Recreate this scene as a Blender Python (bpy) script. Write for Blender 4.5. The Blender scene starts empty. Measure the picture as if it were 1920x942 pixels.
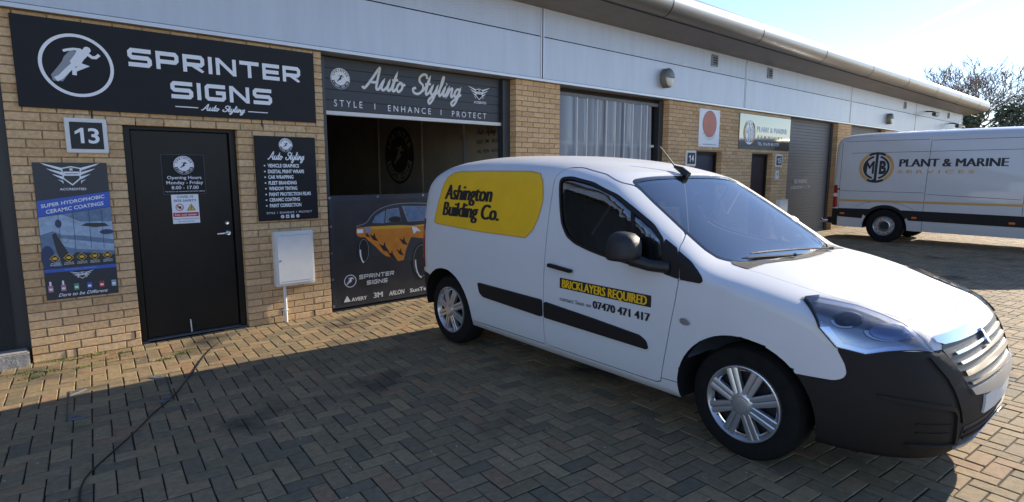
import bpy, bmesh, math, random
import numpy as np
from mathutils import Vector, Matrix
from mathutils.bvhtree import BVHTree
from mathutils.geometry import tessellate_polygon

random.seed(7)
rng = np.random.default_rng(7)
scene = bpy.context.scene
COL = scene.collection

# ---------------------------------------------------------------- camera
CAM_YAW, CAM_PITCH, CAM_D, CAM_H, CAM_F = 0.716083, 0.1380545, 6.15685, 1.6, 1083.245
cd = bpy.data.cameras.new('camera')
cam = bpy.data.objects.new('camera', cd); COL.objects.link(cam)
cd.sensor_fit = 'HORIZONTAL'; cd.sensor_width = 36.0; cd.lens = CAM_F / 1920 * 36
cd.clip_start = 0.05; cd.clip_end = 200000
cam.location = (0, -CAM_D, CAM_H)
CFW = Vector((math.sin(CAM_YAW) * math.cos(CAM_PITCH), math.cos(CAM_YAW) * math.cos(CAM_PITCH), -math.sin(CAM_PITCH)))
cam.rotation_euler = CFW.to_track_quat('-Z', 'Y').to_euler()
scene.camera = cam
# ---------------------------------------------------------------- sky, sun, exposure
SUN_EL, SUN_AZ = math.radians(24.0), math.radians(5.3)     # azimuth measured from +x towards -y
w = bpy.data.worlds.new('World'); scene.world = w; w.use_nodes = True
nt = w.node_tree; nt.nodes.clear()
sky = nt.nodes.new('ShaderNodeTexSky'); sky.sky_type = 'NISHITA'; sky.sun_disc = False
sky.sun_elevation = SUN_EL; sky.sun_rotation = math.radians(90) + SUN_AZ
sky.air_density = 1.0; sky.dust_density = 0.06; sky.ozone_density = 1.6
bg = nt.nodes.new('ShaderNodeBackground'); bg.inputs[1].default_value = 0.115
wo = nt.nodes.new('ShaderNodeOutputWorld')
tint = nt.nodes.new('ShaderNodeVectorMath'); tint.operation = 'MULTIPLY'; tint.inputs[1].default_value = (.92, .955, 1.15)   # cool white balance of the sky light
nt.links.new(sky.outputs[0], tint.inputs[0]); nt.links.new(tint.outputs[0], bg.inputs[0]); nt.links.new(bg.outputs[0], wo.inputs[0])
sl = bpy.data.lights.new('sun', 'SUN'); sl.energy = 4.9; sl.angle = math.radians(0.5); sl.color = (1.0, 0.88, 0.70)
sun = bpy.data.objects.new('sun', sl); COL.objects.link(sun)
sdir = Vector((-math.cos(SUN_EL) * math.cos(SUN_AZ), math.cos(SUN_EL) * math.sin(SUN_AZ), -math.sin(SUN_EL)))
sun.rotation_euler = sdir.to_track_quat('-Z', 'Y').to_euler(); sun.location = (40, -5, 30)
vs = scene.view_settings
vs.view_transform = 'Standard'; vs.look = 'None'; vs.exposure = 1.0; vs.gamma = 1.0
vs.use_curve_mapping = False

# ================================================================ helpers
def new_mat(name):
    m = bpy.data.materials.new(name); m.use_nodes = True
    return m, m.node_tree, m.node_tree.nodes['Principled BSDF']
def mat(name, col, rough=.6, metal=0., var=.0, vscale=6., bump=0., bscale=60., coat=0., spec=.5, stretch=None, isl=0.):
    """procedural surface: base colour with noise variation, optional bump and per piece variation"""
    m, t, b = new_mat(name)
    b.inputs['Roughness'].default_value = rough; b.inputs['Metallic'].default_value = metal
    b.inputs['Specular IOR Level'].default_value = spec
    b.inputs['Coat Weight'].default_value = coat; b.inputs['Coat Roughness'].default_value = .04
    c = (*col, 1)
    geo = t.nodes.new('ShaderNodeNewGeometry')
    vec = geo.outputs['Position']
    if stretch:
        mp = t.nodes.new('ShaderNodeMapping'); mp.inputs['Scale'].default_value = stretch
        t.links.new(vec, mp.inputs[0]); vec = mp.outputs[0]
    src = None
    if var > 0:
        n = t.nodes.new('ShaderNodeTexNoise'); n.inputs['Scale'].default_value = vscale; n.inputs['Detail'].default_value = 6
        n.inputs['Roughness'].default_value = .65
        t.links.new(vec, n.inputs['Vector'])
        r = t.nodes.new('ShaderNodeMapRange'); r.inputs[1].default_value = .3; r.inputs[2].default_value = .7
        r.inputs[3].default_value = 1 - var; r.inputs[4].default_value = 1 + var
        t.links.new(n.outputs[0], r.inputs[0]); src = r.outputs[0]
    if isl > 0:
        oi = t.nodes.new('ShaderNodeObjectInfo')
        ad = t.nodes.new('ShaderNodeMath'); ad.operation = 'ADD'
        t.links.new(geo.outputs['Random Per Island'], ad.inputs[0]); t.links.new(oi.outputs['Random'], ad.inputs[1])
        fr = t.nodes.new('ShaderNodeMath'); fr.operation = 'FRACT'; t.links.new(ad.outputs[0], fr.inputs[0])
        r2 = t.nodes.new('ShaderNodeMapRange'); r2.inputs[3].default_value = 1 - isl; r2.inputs[4].default_value = 1 + isl
        t.links.new(fr.outputs[0], r2.inputs[0])
        if src is None: src = r2.outputs[0]
        else:
            mu = t.nodes.new('ShaderNodeMath'); mu.operation = 'MULTIPLY'
            t.links.new(src, mu.inputs[0]); t.links.new(r2.outputs[0], mu.inputs[1]); src = mu.outputs[0]
    if src is not None:
        vm = t.nodes.new('ShaderNodeVectorMath'); vm.operation = 'SCALE'; vm.inputs[0].default_value = col
        t.links.new(src, vm.inputs['Scale']); t.links.new(vm.outputs[0], b.inputs['Base Color'])
    else: b.inputs['Base Color'].default_value = c
    if bump > 0:
        n2 = t.nodes.new('ShaderNodeTexNoise'); n2.inputs['Scale'].default_value = bscale; n2.inputs['Detail'].default_value = 4
        t.links.new(vec, n2.inputs['Vector'])
        bp = t.nodes.new('ShaderNodeBump'); bp.inputs['Strength'].default_value = bump; bp.inputs['Distance'].default_value = .01
        t.links.new(n2.outputs[0], bp.inputs['Height']); t.links.new(bp.outputs[0], b.inputs['Normal'])
    return m
def glass(name, tint, gloss=.0, refl=.08):
    m = bpy.data.materials.new(name); m.use_nodes = True; t = m.node_tree; t.nodes.clear()
    o = t.nodes.new('ShaderNodeOutputMaterial'); mx = t.nodes.new('ShaderNodeMixShader')
    fr = t.nodes.new('ShaderNodeFresnel'); fr.inputs[0].default_value = 1.55
    ad = t.nodes.new('ShaderNodeMath'); ad.operation = 'ADD'; ad.inputs[1].default_value = refl; ad.use_clamp = True
    tr = t.nodes.new('ShaderNodeBsdfTransparent'); tr.inputs[0].default_value = (*tint, 1)
    gl = t.nodes.new('ShaderNodeBsdfGlossy'); gl.inputs['Roughness'].default_value = gloss
    t.links.new(fr.outputs[0], ad.inputs[0]); t.links.new(ad.outputs[0], mx.inputs[0])
    t.links.new(tr.outputs[0], mx.inputs[1]); t.links.new(gl.outputs[0], mx.inputs[2]); t.links.new(mx.outputs[0], o.inputs[0])
    return m
def ramp_mat(name, stops, scale, rough=.8, bump=0., bscale=40, isl=True, dirt=None, spec=.3):
    """per piece colour picked from a ramp, mottled by noise"""
    m, t, b = new_mat(name); b.inputs['Roughness'].default_value = rough; b.inputs['Specular IOR Level'].default_value = spec
    geo = t.nodes.new('ShaderNodeNewGeometry'); oi = t.nodes.new('ShaderNodeObjectInfo')
    ad = t.nodes.new('ShaderNodeMath'); ad.operation = 'ADD'
    t.links.new(geo.outputs['Random Per Island'], ad.inputs[0]); t.links.new(oi.outputs['Random'], ad.inputs[1])
    fr = t.nodes.new('ShaderNodeMath'); fr.operation = 'FRACT'; t.links.new(ad.outputs[0], fr.inputs[0])
    rp = t.nodes.new('ShaderNodeValToRGB')
    el = rp.color_ramp.elements
    while len(el) < len(stops): el.new(.5)
    for e, (p, c) in zip(el, stops): e.position = p; e.color = (*c, 1)
    t.links.new(fr.outputs[0], rp.inputs[0])
    n = t.nodes.new('ShaderNodeTexNoise'); n.inputs['Scale'].default_value = scale; n.inputs['Detail'].default_value = 8
    n.inputs['Roughness'].default_value = .7
    t.links.new(geo.outputs['Position'], n.inputs['Vector'])
    r = t.nodes.new('ShaderNodeMapRange'); r.inputs[1].default_value = .3; r.inputs[2].default_value = .7; r.inputs[3].default_value = .72; r.inputs[4].default_value = 1.25
    t.links.new(n.outputs[0], r.inputs[0])
    vm = t.nodes.new('ShaderNodeVectorMath'); vm.operation = 'SCALE'
    t.links.new(rp.outputs[0], vm.inputs[0]); t.links.new(r.outputs[0], vm.inputs['Scale'])
    out = vm.outputs[0]
    if dirt:
        dcol, dscale, dlo, dhi = dirt
        n3 = t.nodes.new('ShaderNodeTexNoise'); n3.inputs['Scale'].default_value = dscale; n3.inputs['Detail'].default_value = 5
        t.links.new(geo.outputs['Position'], n3.inputs['Vector'])
        r3 = t.nodes.new('ShaderNodeMapRange'); r3.inputs[1].default_value = dlo; r3.inputs[2].default_value = dhi
        t.links.new(n3.outputs[0], r3.inputs[0])
        mx = t.nodes.new('ShaderNodeMix'); mx.data_type = 'RGBA'
        mx.inputs[7].default_value = (*dcol, 1)
        t.links.new(r3.outputs[0], mx.inputs[0]); t.links.new(out, mx.inputs[6]); out = mx.outputs[2]
        # pale specks
        vo = t.nodes.new('ShaderNodeTexVoronoi'); vo.inputs['Scale'].default_value = 14
        t.links.new(geo.outputs['Position'], vo.inputs['Vector'])
        lt = t.nodes.new('ShaderNodeMath'); lt.operation = 'LESS_THAN'; lt.inputs[1].default_value = .095
        t.links.new(vo.outputs['Distance'], lt.inputs[0])
        wn = t.nodes.new('ShaderNodeSeparateColor'); t.links.new(vo.outputs['Color'], wn.inputs[0])
        gt = t.nodes.new('ShaderNodeMath'); gt.operation = 'GREATER_THAN'; gt.inputs[1].default_value = .8; t.links.new(wn.outputs[0], gt.inputs[0])
        ml = t.nodes.new('ShaderNodeMath'); ml.operation = 'MULTIPLY'; t.links.new(lt.outputs[0], ml.inputs[0]); t.links.new(gt.outputs[0], ml.inputs[1])
        m2 = t.nodes.new('ShaderNodeMix'); m2.data_type = 'RGBA'; m2.inputs[7].default_value = (.42, .4, .36, 1)
        t.links.new(ml.outputs[0], m2.inputs[0]); t.links.new(out, m2.inputs[6]); out = m2.outputs[2]
    t.links.new(out, b.inputs['Base Color'])
    if bump > 0:
        n2 = t.nodes.new('ShaderNodeTexNoise'); n2.inputs['Scale'].default_value = bscale; n2.inputs['Detail'].default_value = 6
        t.links.new(geo.outputs['Position'], n2.inputs['Vector'])
        bp = t.nodes.new('ShaderNodeBump'); bp.inputs['Strength'].default_value = bump; bp.inputs['Distance'].default_value = .006
        t.links.new(n2.outputs[0], bp.inputs['Height']); t.links.new(bp.outputs[0], b.inputs['Normal'])
    return m

M = dict(
    paver=ramp_mat('paver', [(0, (.155, .125, .08)), (.3, (.25, .185, .105)), (.55, (.21, .155, .085)), (.8, (.30, .22, .12)), (1, (.27, .165, .092))], 24, .78, .9, 160, dirt=((.03, .028, .025), 1.1, .58, .74)),
    sand=mat('jointing_sand', (.018, .015, .010), .95, var=.4, vscale=20),
    ground=mat('far_yard', (.3, .23, .14), .9, var=.3, vscale=.6, bump=.4, bscale=20),
    brick=ramp_mat('buff_brick', [(0, (.52, .33, .165)), (.35, (.62, .41, .21)), (.7, (.66, .45, .245)), (1, (.55, .36, .19))], 30, .85, .7, 120, dirt=((.40, .28, .16), .9, .55, .9)),
    mortar=mat('mortar', (.29, .205, .125), .95, var=.3, vscale=40, bump=.4, bscale=200),
    clad=mat('pale_cladding', (.48, .51, .55), .42, var=.06, vscale=2.2, metal=.25, stretch=(3, 1, .35)),
    trim=mat('silver_trim', (.52, .53, .54), .38, metal=.6),
    eave=mat('aluminium_eave', (.30, .30, .295), .36, metal=.75, var=.1, vscale=2.5, stretch=(.25, 6, 6)),
    soffit=mat('soffit_metal', (.22, .20, .185), .4, metal=.55, var=.1, vscale=2),
    dark=mat('dark_gap', (.012, .012, .014), .7),
    blackpaint=mat('black_door_paint', (.010, .009, .008), .36, var=.2, vscale=5, spec=.3),
    blacksign=mat('black_sign_face', (.012, .012, .014), .5, var=.1, vscale=9, spec=.25),
    darkframe=mat('dark_grey_metal', (.045, .05, .055), .4, metal=.2),
    white=mat('white_vinyl', (.78, .79, .80), .45),
    offwhite=mat('off_white_plastic', (.66, .66, .63), .5, var=.05, vscale=8),
    blue=mat('blue_print', (.045, .11, .46), .45), lblue=mat('pale_blue_print', (.30, .40, .52), .4, var=.25, vscale=18),
    mblue=mat('mid_blue_print', (.12, .19, .29), .4, var=.3, vscale=14), dgrey=mat('dark_grey_print', (.03, .036, .045), .4),
    grey=mat('grey_print', (.25, .27, .29), .45), red=mat('red_print', (.50, .03, .035), .5), yellow=mat('yellow_vinyl', (.80, .47, .012), .42, var=.06, vscale=4),
    ylw2=mat('warning_yellow', (.72, .47, .03), .5), orange=mat('orange_print', (.60, .21, .02), .42, var=.15, vscale=8), amber=mat('amber_print', (.68, .36, .03), .42),
    green=mat('green_bottle_print', (.10, .30, .18), .45), pinkp=mat('pink_bottle_print', (.42, .18, .26), .45), navy=mat('navy_print', (.03, .05, .12), .45),
    banner=mat('black_banner_cloth', (.026, .025, .028), .5, var=.25, vscale=4, bump=.5, bscale=7),
    concrete=mat('concrete', (.30, .28, .25), .9, var=.3, vscale=14, bump=.5, bscale=70),
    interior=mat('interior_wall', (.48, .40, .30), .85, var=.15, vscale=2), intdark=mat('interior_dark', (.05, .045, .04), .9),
    shutter=mat('grey_shutter', (.062, .06, .07), .5, metal=.2, var=.08, vscale=3),
    strip=None, chrome=mat('chrome', (.75, .75, .76), .12, metal=1.), steel=mat('brushed_steel', (.45, .45, .45), .35, metal=.9, var=.15, vscale=30),
    galv=mat('galvanised_plate', (.17, .175, .18), .6, metal=.4, var=.25, vscale=30),
    paint=mat('white_car_paint', (.60, .605, .61), .55, coat=.32, spec=.1, var=.015, vscale=3), vanpaint=mat('white_van_paint', (.52, .505, .49), .42, coat=.6, var=.03, vscale=2),
    plastic=mat('black_bumper_plastic', (.017, .0145, .013), .6, spec=.22, bump=.25, bscale=600), rubber=mat('tyre_rubber', (.011, .0105, .010), .85, var=.25, vscale=20, spec=.15),
    trimsilver=mat('silver_wheel_trim', (.50, .51, .53), .3, metal=.75), lampglass=glass('lamp_glass', (.94, .95, .97), .0, .03),
    windshield=glass('windscreen_glass', (.80, .86, .83), .0, .12), sideglass=glass('side_window_glass', (.30, .33, .33), .0, .28),
    redlamp=mat('red_lamp', (.32, .012, .012), .15, coat=1.), amberlamp=mat('amber_marker', (.6, .14, .03), .25, coat=1.),
    seat=mat('grey_seat_cloth', (.16, .17, .18), .9), dash=mat('dashboard_plastic', (.10, .10, .10), .6), cloth=mat('white_cloth', (.6, .6, .58), .9),
    cable=mat('black_cable', (.02, .02, .02), .45), moss=mat('moss', (.10, .13, .025), .95, var=.4, vscale=60), bark=mat('bark', (.20, .16, .13), .9, var=.3, vscale=6),
    leaf=mat('evergreen_leaf', (.07, .085, .04), .7, isl=.5), leaf2=mat('shrub_leaf', (.09, .10, .05), .7, isl=.5),
    lampgrey=mat('lamp_casing', (.16, .165, .15), .5, metal=.3), lens=mat('frosted_lens', (.55, .55, .42), .25), black=mat('black_vinyl', (.012, .012, .013), .5),
    frit=mat('black_glass_edge', (.008, .008, .009), .12, spec=.4), mirrorpl=mat('mirror_plastic', (.014, .013, .013), .5, bump=.2, bscale=500),
    lampblue=mat('blue_silver_reflector', (.42, .50, .70), .2, metal=.6),
    plate=mat('number_plate', (.66, .67, .66), .4), gold=mat('gold_vinyl', (.55, .30, .08), .45), redsign=mat('faded_red_disc', (.52, .15, .09), .5, var=.12, vscale=3),
    mtb=mat('glossy_sign', (.27, .265, .235), .08, metal=.75), mesh=mat('black_mesh_sheet', (.018, .02, .018), .8, var=.6, vscale=90), mirror=mat('mirror_glass', (.8, .8, .8), .02, metal=1.),
    roof=mat('roof_sheet', (.22, .23, .24), .5, metal=.4), slab=mat('interior_floor', (.10, .10, .10), .8),
)
def strip_mat():
    m = bpy.data.materials.new('clear_pvc_strip'); m.use_nodes = True; t = m.node_tree; t.nodes.clear()
    o = t.nodes.new('ShaderNodeOutputMaterial'); mx = t.nodes.new('ShaderNodeMixShader'); mx.inputs[0].default_value = .62
    tr = t.nodes.new('ShaderNodeBsdfTransparent'); tr.inputs[0].default_value = (.75, .8, .85, 1)
    p = t.nodes.new('ShaderNodeBsdfPrincipled'); p.inputs['Base Color'].default_value = (.36, .40, .47, 1); p.inputs['Roughness'].default_value = .12
    t.links.new(tr.outputs[0], mx.inputs[1]); t.links.new(p.outputs[0], mx.inputs[2]); t.links.new(mx.outputs[0], o.inputs[0])
    return m
M['strip'] = strip_mat()

def worldm(o):
    return ((worldm(o.parent) @ o.matrix_parent_inverse) if o.parent else Matrix()) @ o.matrix_basis
def setp(o, parent, local=False):
    o.parent = parent
    if not local: o.matrix_parent_inverse = worldm(parent).inverted()
def tag(o, label, cat, group=None, kind=None):
    if label: o['label'] = label
    if cat: o['category'] = cat
    if group: o['group'] = group
    if kind: o['kind'] = kind
    return o
def empty(name, loc, rz=0, label=None, cat=None, group=None):
    o = bpy.data.objects.new(name, None); COL.objects.link(o); o.location = loc; o.rotation_euler = (0, 0, rz)
    o.empty_display_size = .2
    return tag(o, label, cat, group)
def mesh_of(name, V, F):
    me = bpy.data.meshes.new(name); me.from_pydata([tuple(v) for v in V], [], [tuple(f) for f in F]); me.validate(); me.update(); return me
def obj(name, me, m, parent=None, local=False, smooth=None):
    if m is not None and len(me.materials) == 0: me.materials.append(m)
    o = bpy.data.objects.new(name, me); COL.objects.link(o)
    if parent: setp(o, parent, local)
    if smooth is not None:
        me.shade_smooth(); me.set_sharp_from_angle(angle=math.radians(smooth))
    return o
class MB:
    """collects shapes for ONE mesh"""
    def __init__(s): s.V = []; s.F = []
    def add(s, V, F):
        n = len(s.V); s.V += [tuple(v) for v in V]; s.F += [tuple(i + n for i in f) for f in F]; return s
    def box(s, x0, x1, y0, y1, z0, z1):
        V = [(x, y, z) for x in (x0, x1) for y in (y0, y1) for z in (z0, z1)]
        return s.add(V, [(0, 1, 3, 2), (4, 6, 7, 5), (0, 4, 5, 1), (2, 3, 7, 6), (0, 2, 6, 4), (1, 5, 7, 3)])
    def bbox(s, x0, x1, y0, y1, z0, z1, c=.006):
        """box with all edges chamfered"""
        bm = bmesh.new(); bmesh.ops.create_cube(bm, size=1)
        for v in bm.verts: v.co = Vector(((x0 + x1) / 2 + v.co.x * (x1 - x0), (y0 + y1) / 2 + v.co.y * (y1 - y0), (z0 + z1) / 2 + v.co.z * (z1 - z0)))
        bmesh.ops.bevel(bm, geom=bm.edges[:], offset=c, segments=2, affect='EDGES')
        bm.verts.index_update(); s.add([v.co[:] for v in bm.verts], [[v.index for v in f.verts] for f in bm.faces]); bm.free(); return s
    def lathe(s, prof, axis='y', c=(0, 0, 0), n=48, close=False):
        """prof: list of (along axis, radius)"""
        V = []; F = []
        for (a, r) in prof:
            for k in range(n):
                t = 2 * math.pi * k / n; u, v = r * math.cos(t), r * math.sin(t)
                V.append({'y': (c[0] + u, c[1] + a, c[2] + v), 'x': (c[0] + a, c[1] + u, c[2] + v), 'z': (c[0] + u, c[1] + v, c[2] + a)}[axis])
        for i in range(len(prof) - 1):
            for k in range(n):
                F.append((i * n + k, i * n + (k + 1) % n, (i + 1) * n + (k + 1) % n, (i + 1) * n + k))
        return s.add(V, F)
    def tube(s, pts, r, n=8):
        pts = [Vector(p) for p in pts]; V = []; F = []
        for i, p in enumerate(pts):
            d = (pts[min(i + 1, len(pts) - 1)] - pts[max(i - 1, 0)]).normalized()
            a = d.cross(Vector((0, 0, 1)) if abs(d.z) < .9 else Vector((1, 0, 0))).normalized(); b = d.cross(a)
            rr = r[i] if isinstance(r, (list, tuple)) else r
            for k in range(n):
                t = 2 * math.pi * k / n; V.append(p + a * rr * math.cos(t) + b * rr * math.sin(t))
        for i in range(len(pts) - 1):
            for k in range(n): F.append((i * n + k, i * n + (k + 1) % n, (i + 1) * n + (k + 1) % n, (i + 1) * n + k))
        F.append(tuple(range(n - 1, -1, -1))); F.append(tuple(range((len(pts) - 1) * n, len(pts) * n)))
        return s.add(V, F)
    def prism(s, poly, f0, f1):
        """poly 2D list, f0/f1 map (u,v)->3D for the two ends"""
        n = len(poly); V = [f0(*p) for p in poly] + [f1(*p) for p in poly]
        F = [(i, (i + 1) % n, n + (i + 1) % n, n + i) for i in range(n)]
        tri = tessellate_polygon([[Vector((p[0], p[1], 0)) for p in poly]])
        F += [tuple(t) for t in tri] + [tuple(n + i for i in reversed(t)) for t in tri]
        return s.add(V, F)
    def mesh(s, name='m', fix=True):
        me = mesh_of(name, s.V, s.F)
        if fix:
            bm = bmesh.new(); bm.from_mesh(me); bmesh.ops.recalc_face_normals(bm, faces=bm.faces[:]); bm.to_mesh(me); bm.free()
        return me
    def build(s, name, m, parent=None, local=False, smooth=None):
        return obj(name, s.mesh(name), m, parent, local, smooth)

# ---------------------------------------------------------------- flat print: lettering and emblems
_gl = {}
def text_shape(body, bold=0., shear=0., res=3):
    k = (body, bold, shear)
    if k in _gl: return _gl[k]
    cu = bpy.data.curves.new('t', 'FONT'); cu.body = body; cu.resolution_u = res; cu.offset = bold; cu.shear = shear
    o = bpy.data.objects.new('t', cu); COL.objects.link(o)
    bpy.context.view_layer.update()
    me = bpy.data.meshes.new_from_object(o.evaluated_get(bpy.context.evaluated_depsgraph_get()))
    V = [(v.co.x, v.co.y) for v in me.vertices]; F = [tuple(p.vertices) for p in me.polygons]
    bpy.data.objects.remove(o); bpy.data.curves.remove(cu); bpy.data.meshes.remove(me)
    _gl[k] = (V, F); return _gl[k]
def ribbon(pts, wd, closed=False):
    P = [Vector((p[0], p[1])) for p in pts]; n = len(P); V = []; F = []
    for i, p in enumerate(P):
        a = P[i - 1] if (i > 0 or closed) else None; b = P[(i + 1) % n] if (i < n - 1 or closed) else None
        d1 = (p - a).normalized() if a is not None else None; d2 = (b - p).normalized() if b is not None else None
        if d1 is None: d1 = d2
        if d2 is None: d2 = d1
        n1 = Vector((-d1.y, d1.x)); n2 = Vector((-d2.y, d2.x)); m = n1 + n2
        m = m.normalized() if m.length > 1e-6 else n1
        s = 1 / max(.35, m.dot(n1)); o = m * (wd / 2 * s)
        V += [(p.x + o.x, p.y + o.y), (p.x - o.x, p.y - o.y)]
    for i in range(n if closed else n - 1):
        j = (i + 1) % n; F.append((2 * i + 1, 2 * j + 1, 2 * j, 2 * i))
    return V, F
def smooth_pts(pts, k=5):
    P = [np.array(p, float) for p in pts]; out = []
    for i in range(len(P) - 1):
        a = P[max(i - 1, 0)]; b = P[i]; c = P[i + 1]; d = P[min(i + 2, len(P) - 1)]
        for j in range(k):
            t = j / k; out.append(.5 * ((2 * b) + (c - a) * t + (2 * a - 5 * b + 4 * c - d) * t * t + (3 * b - a - 3 * c + d) * t ** 3))
    out.append(P[-1]); return [tuple(o) for o in out]
def subdiv2d(V, F, grid):
    bm = bmesh.new(); vs_ = [bm.verts.new(v) for v in V]
    for f in F:
        try: bm.faces.new([vs_[i] for i in f])
        except ValueError: pass
    for ax in (0, 1):
        c = [v[ax] for v in V]; k = math.ceil(min(c) / grid); no = (1 - ax, ax, 0)
        while k * grid < max(c):
            bmesh.ops.bisect_plane(bm, geom=bm.verts[:] + bm.edges[:] + bm.faces[:], plane_co=(k * grid * no[0], k * grid * no[1], 0), plane_no=no, dist=1e-6); k += 1
    bm.verts.index_update(); o = [v.co[:] for v in bm.verts], [[v.index for v in f.verts] for f in bm.faces]; bm.free(); return o
class Flat:
    """flat artwork in (u,v); each (part, material) pair becomes one thin mesh child"""
    def __init__(s, base=.001, step=.0006): s.d = {}; s.base = base; s.step = step; s.n = 0; s.hold = False
    def nx(s):
        if not s.hold: s.n += 1
    def add(s, part, m, V, F, layer=1):
        mb = s.d.setdefault((part, m, s.n), [[], []]); n = len(mb[0]); h = s.base + s.step * layer
        mb[0] += [(v[0], v[1], h + (v[2] if len(v) > 2 else 0)) for v in V]; mb[1] += [tuple(i + n for i in f) for f in F]
    def poly(s, part, m, P, layer=1):
        s.nx(); t = tessellate_polygon([[Vector((p[0], p[1], 0)) for p in P]])
        F = []
        for a, b, c in t:
            (x0, y0), (x1, y1), (x2, y2) = P[a][:2], P[b][:2], P[c][:2]
            F.append((a, b, c) if (x1 - x0) * (y2 - y0) - (x2 - x0) * (y1 - y0) > 0 else (c, b, a))
        s.add(part, m, P, F, layer)
    def rect(s, part, m, x0, x1, z0, z1, layer=1): s.nx(); s.add(part, m, [(x0, z0), (x1, z0), (x1, z1), (x0, z1)], [(0, 1, 2, 3)], layer)
    def disc(s, part, m, cx, cz, r, layer=1, n=40, rx=None):
        rx = rx or r; s.nx()
        s.add(part, m, [(cx + rx * math.cos(2 * math.pi * k / n), cz + r * math.sin(2 * math.pi * k / n)) for k in range(n)], [tuple(range(n))], layer)
    def ring(s, part, m, cx, cz, r0, r1, a0=0., a1=360., layer=1, n=48):
        V = []; F = []; s.nx()
        for k in range(n + 1):
            t = math.radians(a0 + (a1 - a0) * k / n); V += [(cx + r0 * math.cos(t), cz + r0 * math.sin(t)), (cx + r1 * math.cos(t), cz + r1 * math.sin(t))]
        F = [(2 * k, 2 * k + 1, 2 * k + 3, 2 * k + 2) for k in range(n)]; s.add(part, m, V, F, layer)
    def line(s, part, m, pts, wd, layer=1, closed=False): s.nx(); s.add(part, m, *ribbon(pts, wd, closed), layer)
    def text(s, part, m, body, x0, x1, z0, z1, layer=2, bold=.0, shear=0., caps=None, tilt=0., dbl=0.):
        """fit the words into x0..x1; z0 is the baseline, z1 the cap height"""
        s.nx(); V, F = text_shape(body, bold, shear); xs = [v[0] for v in V]; a, b = min(xs), max(xs)
        cv, _ = text_shape('H', bold, 0.); cy0 = min(v[1] for v in cv); cy1 = max(v[1] for v in cv)
        sx = (x1 - x0) / (b - a); sz = (z1 - z0) / (cy1 - cy0)
        s.add(part, m, [(x0 + (v[0] - a) * sx, z0 + (v[1] - cy0) * sz + tilt * (v[0] - a) * sx) for v in V], F, layer)
        for q in ((.5, 1.) if dbl else ()): s.add(part, m, [(x0 + dbl * q + (v[0] - a) * sx, z0 + (v[1] - cy0) * sz + tilt * (v[0] - a) * sx) for v in V], F, layer + .6 * q)
    def arc_text(s, part, m, body, cx, cz, r, a0, a1, hgt, layer=3, inward=False, bold=.02):
        s.nx(); n = len(body); cv, _ = text_shape('H', bold); sc = hgt / max(v[1] for v in cv)
        for i, ch in enumerate(body):
            if ch == ' ': continue
            s.nx()
            V, F = text_shape(ch, bold); xs = [v[0] for v in V]; mid = (min(xs) + max(xs)) / 2
            t = math.radians(a0 + (a1 - a0) * (i + .5) / n)
            ux, uz = (-math.sin(t), math.cos(t)) if inward else (math.sin(t), -math.cos(t))
            nx, nz = (-math.cos(t), -math.sin(t)) if inward else (math.cos(t), math.sin(t))
            rr = r if not inward else r + hgt
            s.add(part, m, [(cx + rr * math.cos(t) + (v[0] - mid) * sc * ux + v[1] * sc * nx, cz + rr * math.sin(t) + (v[0] - mid) * sc * uz + v[1] * sc * nz) for v in V], F, layer)
    def build(s, parent, fn, local=False, grid=0):
        for (part, m, _), (V, F) in s.d.items():
            if grid: V, F = subdiv2d(V, F, grid)
            obj(part, mesh_of(part, [fn(*v) for v in V], F), M[m], parent, local)
def facade(y0): return lambda u, v, h: (u, y0 - h, v)

GLY = {}
def _g():
    t = .235; a = t / 2; b = 1 - a; W = 1.3; r = W - a; m = .5; c = .10
    GLY['S'] = (W, [[(W - .02, b), (a + c, b), (a, b - c), (a, m + c), (a + c, m), (r - c, m), (r, m - c), (r, a + c), (r - c, a), (.02, a)]])
    GLY['P'] = (W, [[(a, 0), (a, b), (r - c, b), (r, b - c), (r, m - .06 + c), (r - c, m - .06), (t, m - .06)]])
    GLY['R'] = (W, [GLY['P'][1][0], [(.62, m - .1), (r + .02, 0)]])
    GLY['I'] = (t, [[(a, 0), (a, 1)]])
    GLY['N'] = (W, [[(a, 0), (a, 1)], [(a + .03, 1 - .06), (r - .03, .06)], [(r, 0), (r, 1)]])
    GLY['T'] = (W, [[(0, b), (W, b)], [(W / 2, 0), (W / 2, 1 - t)]])
    GLY['E'] = (W - .1, [[(W - .1, b), (a, b), (a, a), (W - .1, a)], [(t, m), (W - .16, m)]])
    GLY['G'] = (W, [[(W - .02, b), (a + c, b), (a, b - c), (a, a + c), (a + c, a), (r - c, a), (r, a + c), (r, m), (.68, m)]])
_g()
def block_word(F, part, m, word, x0, x1, z0, z1, layer=2, gap=.24, shear=0.):
    F.nx(); tot = sum(GLY[ch][0] for ch in word) + gap * (len(word) - 1); sx = (x1 - x0) / tot; sz = z1 - z0; x = 0
    for ch in word:
        wd, st = GLY[ch]
        for i, pts in enumerate(st):
            V, Fc = ribbon(pts, .235)
            F.add(part, m, [(x0 + (x + v[0] + shear * v[1]) * sx, z0 + max(0, min(1, v[1])) * sz) for v in V], Fc, layer + .4 * i)
        x += wd + gap
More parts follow.
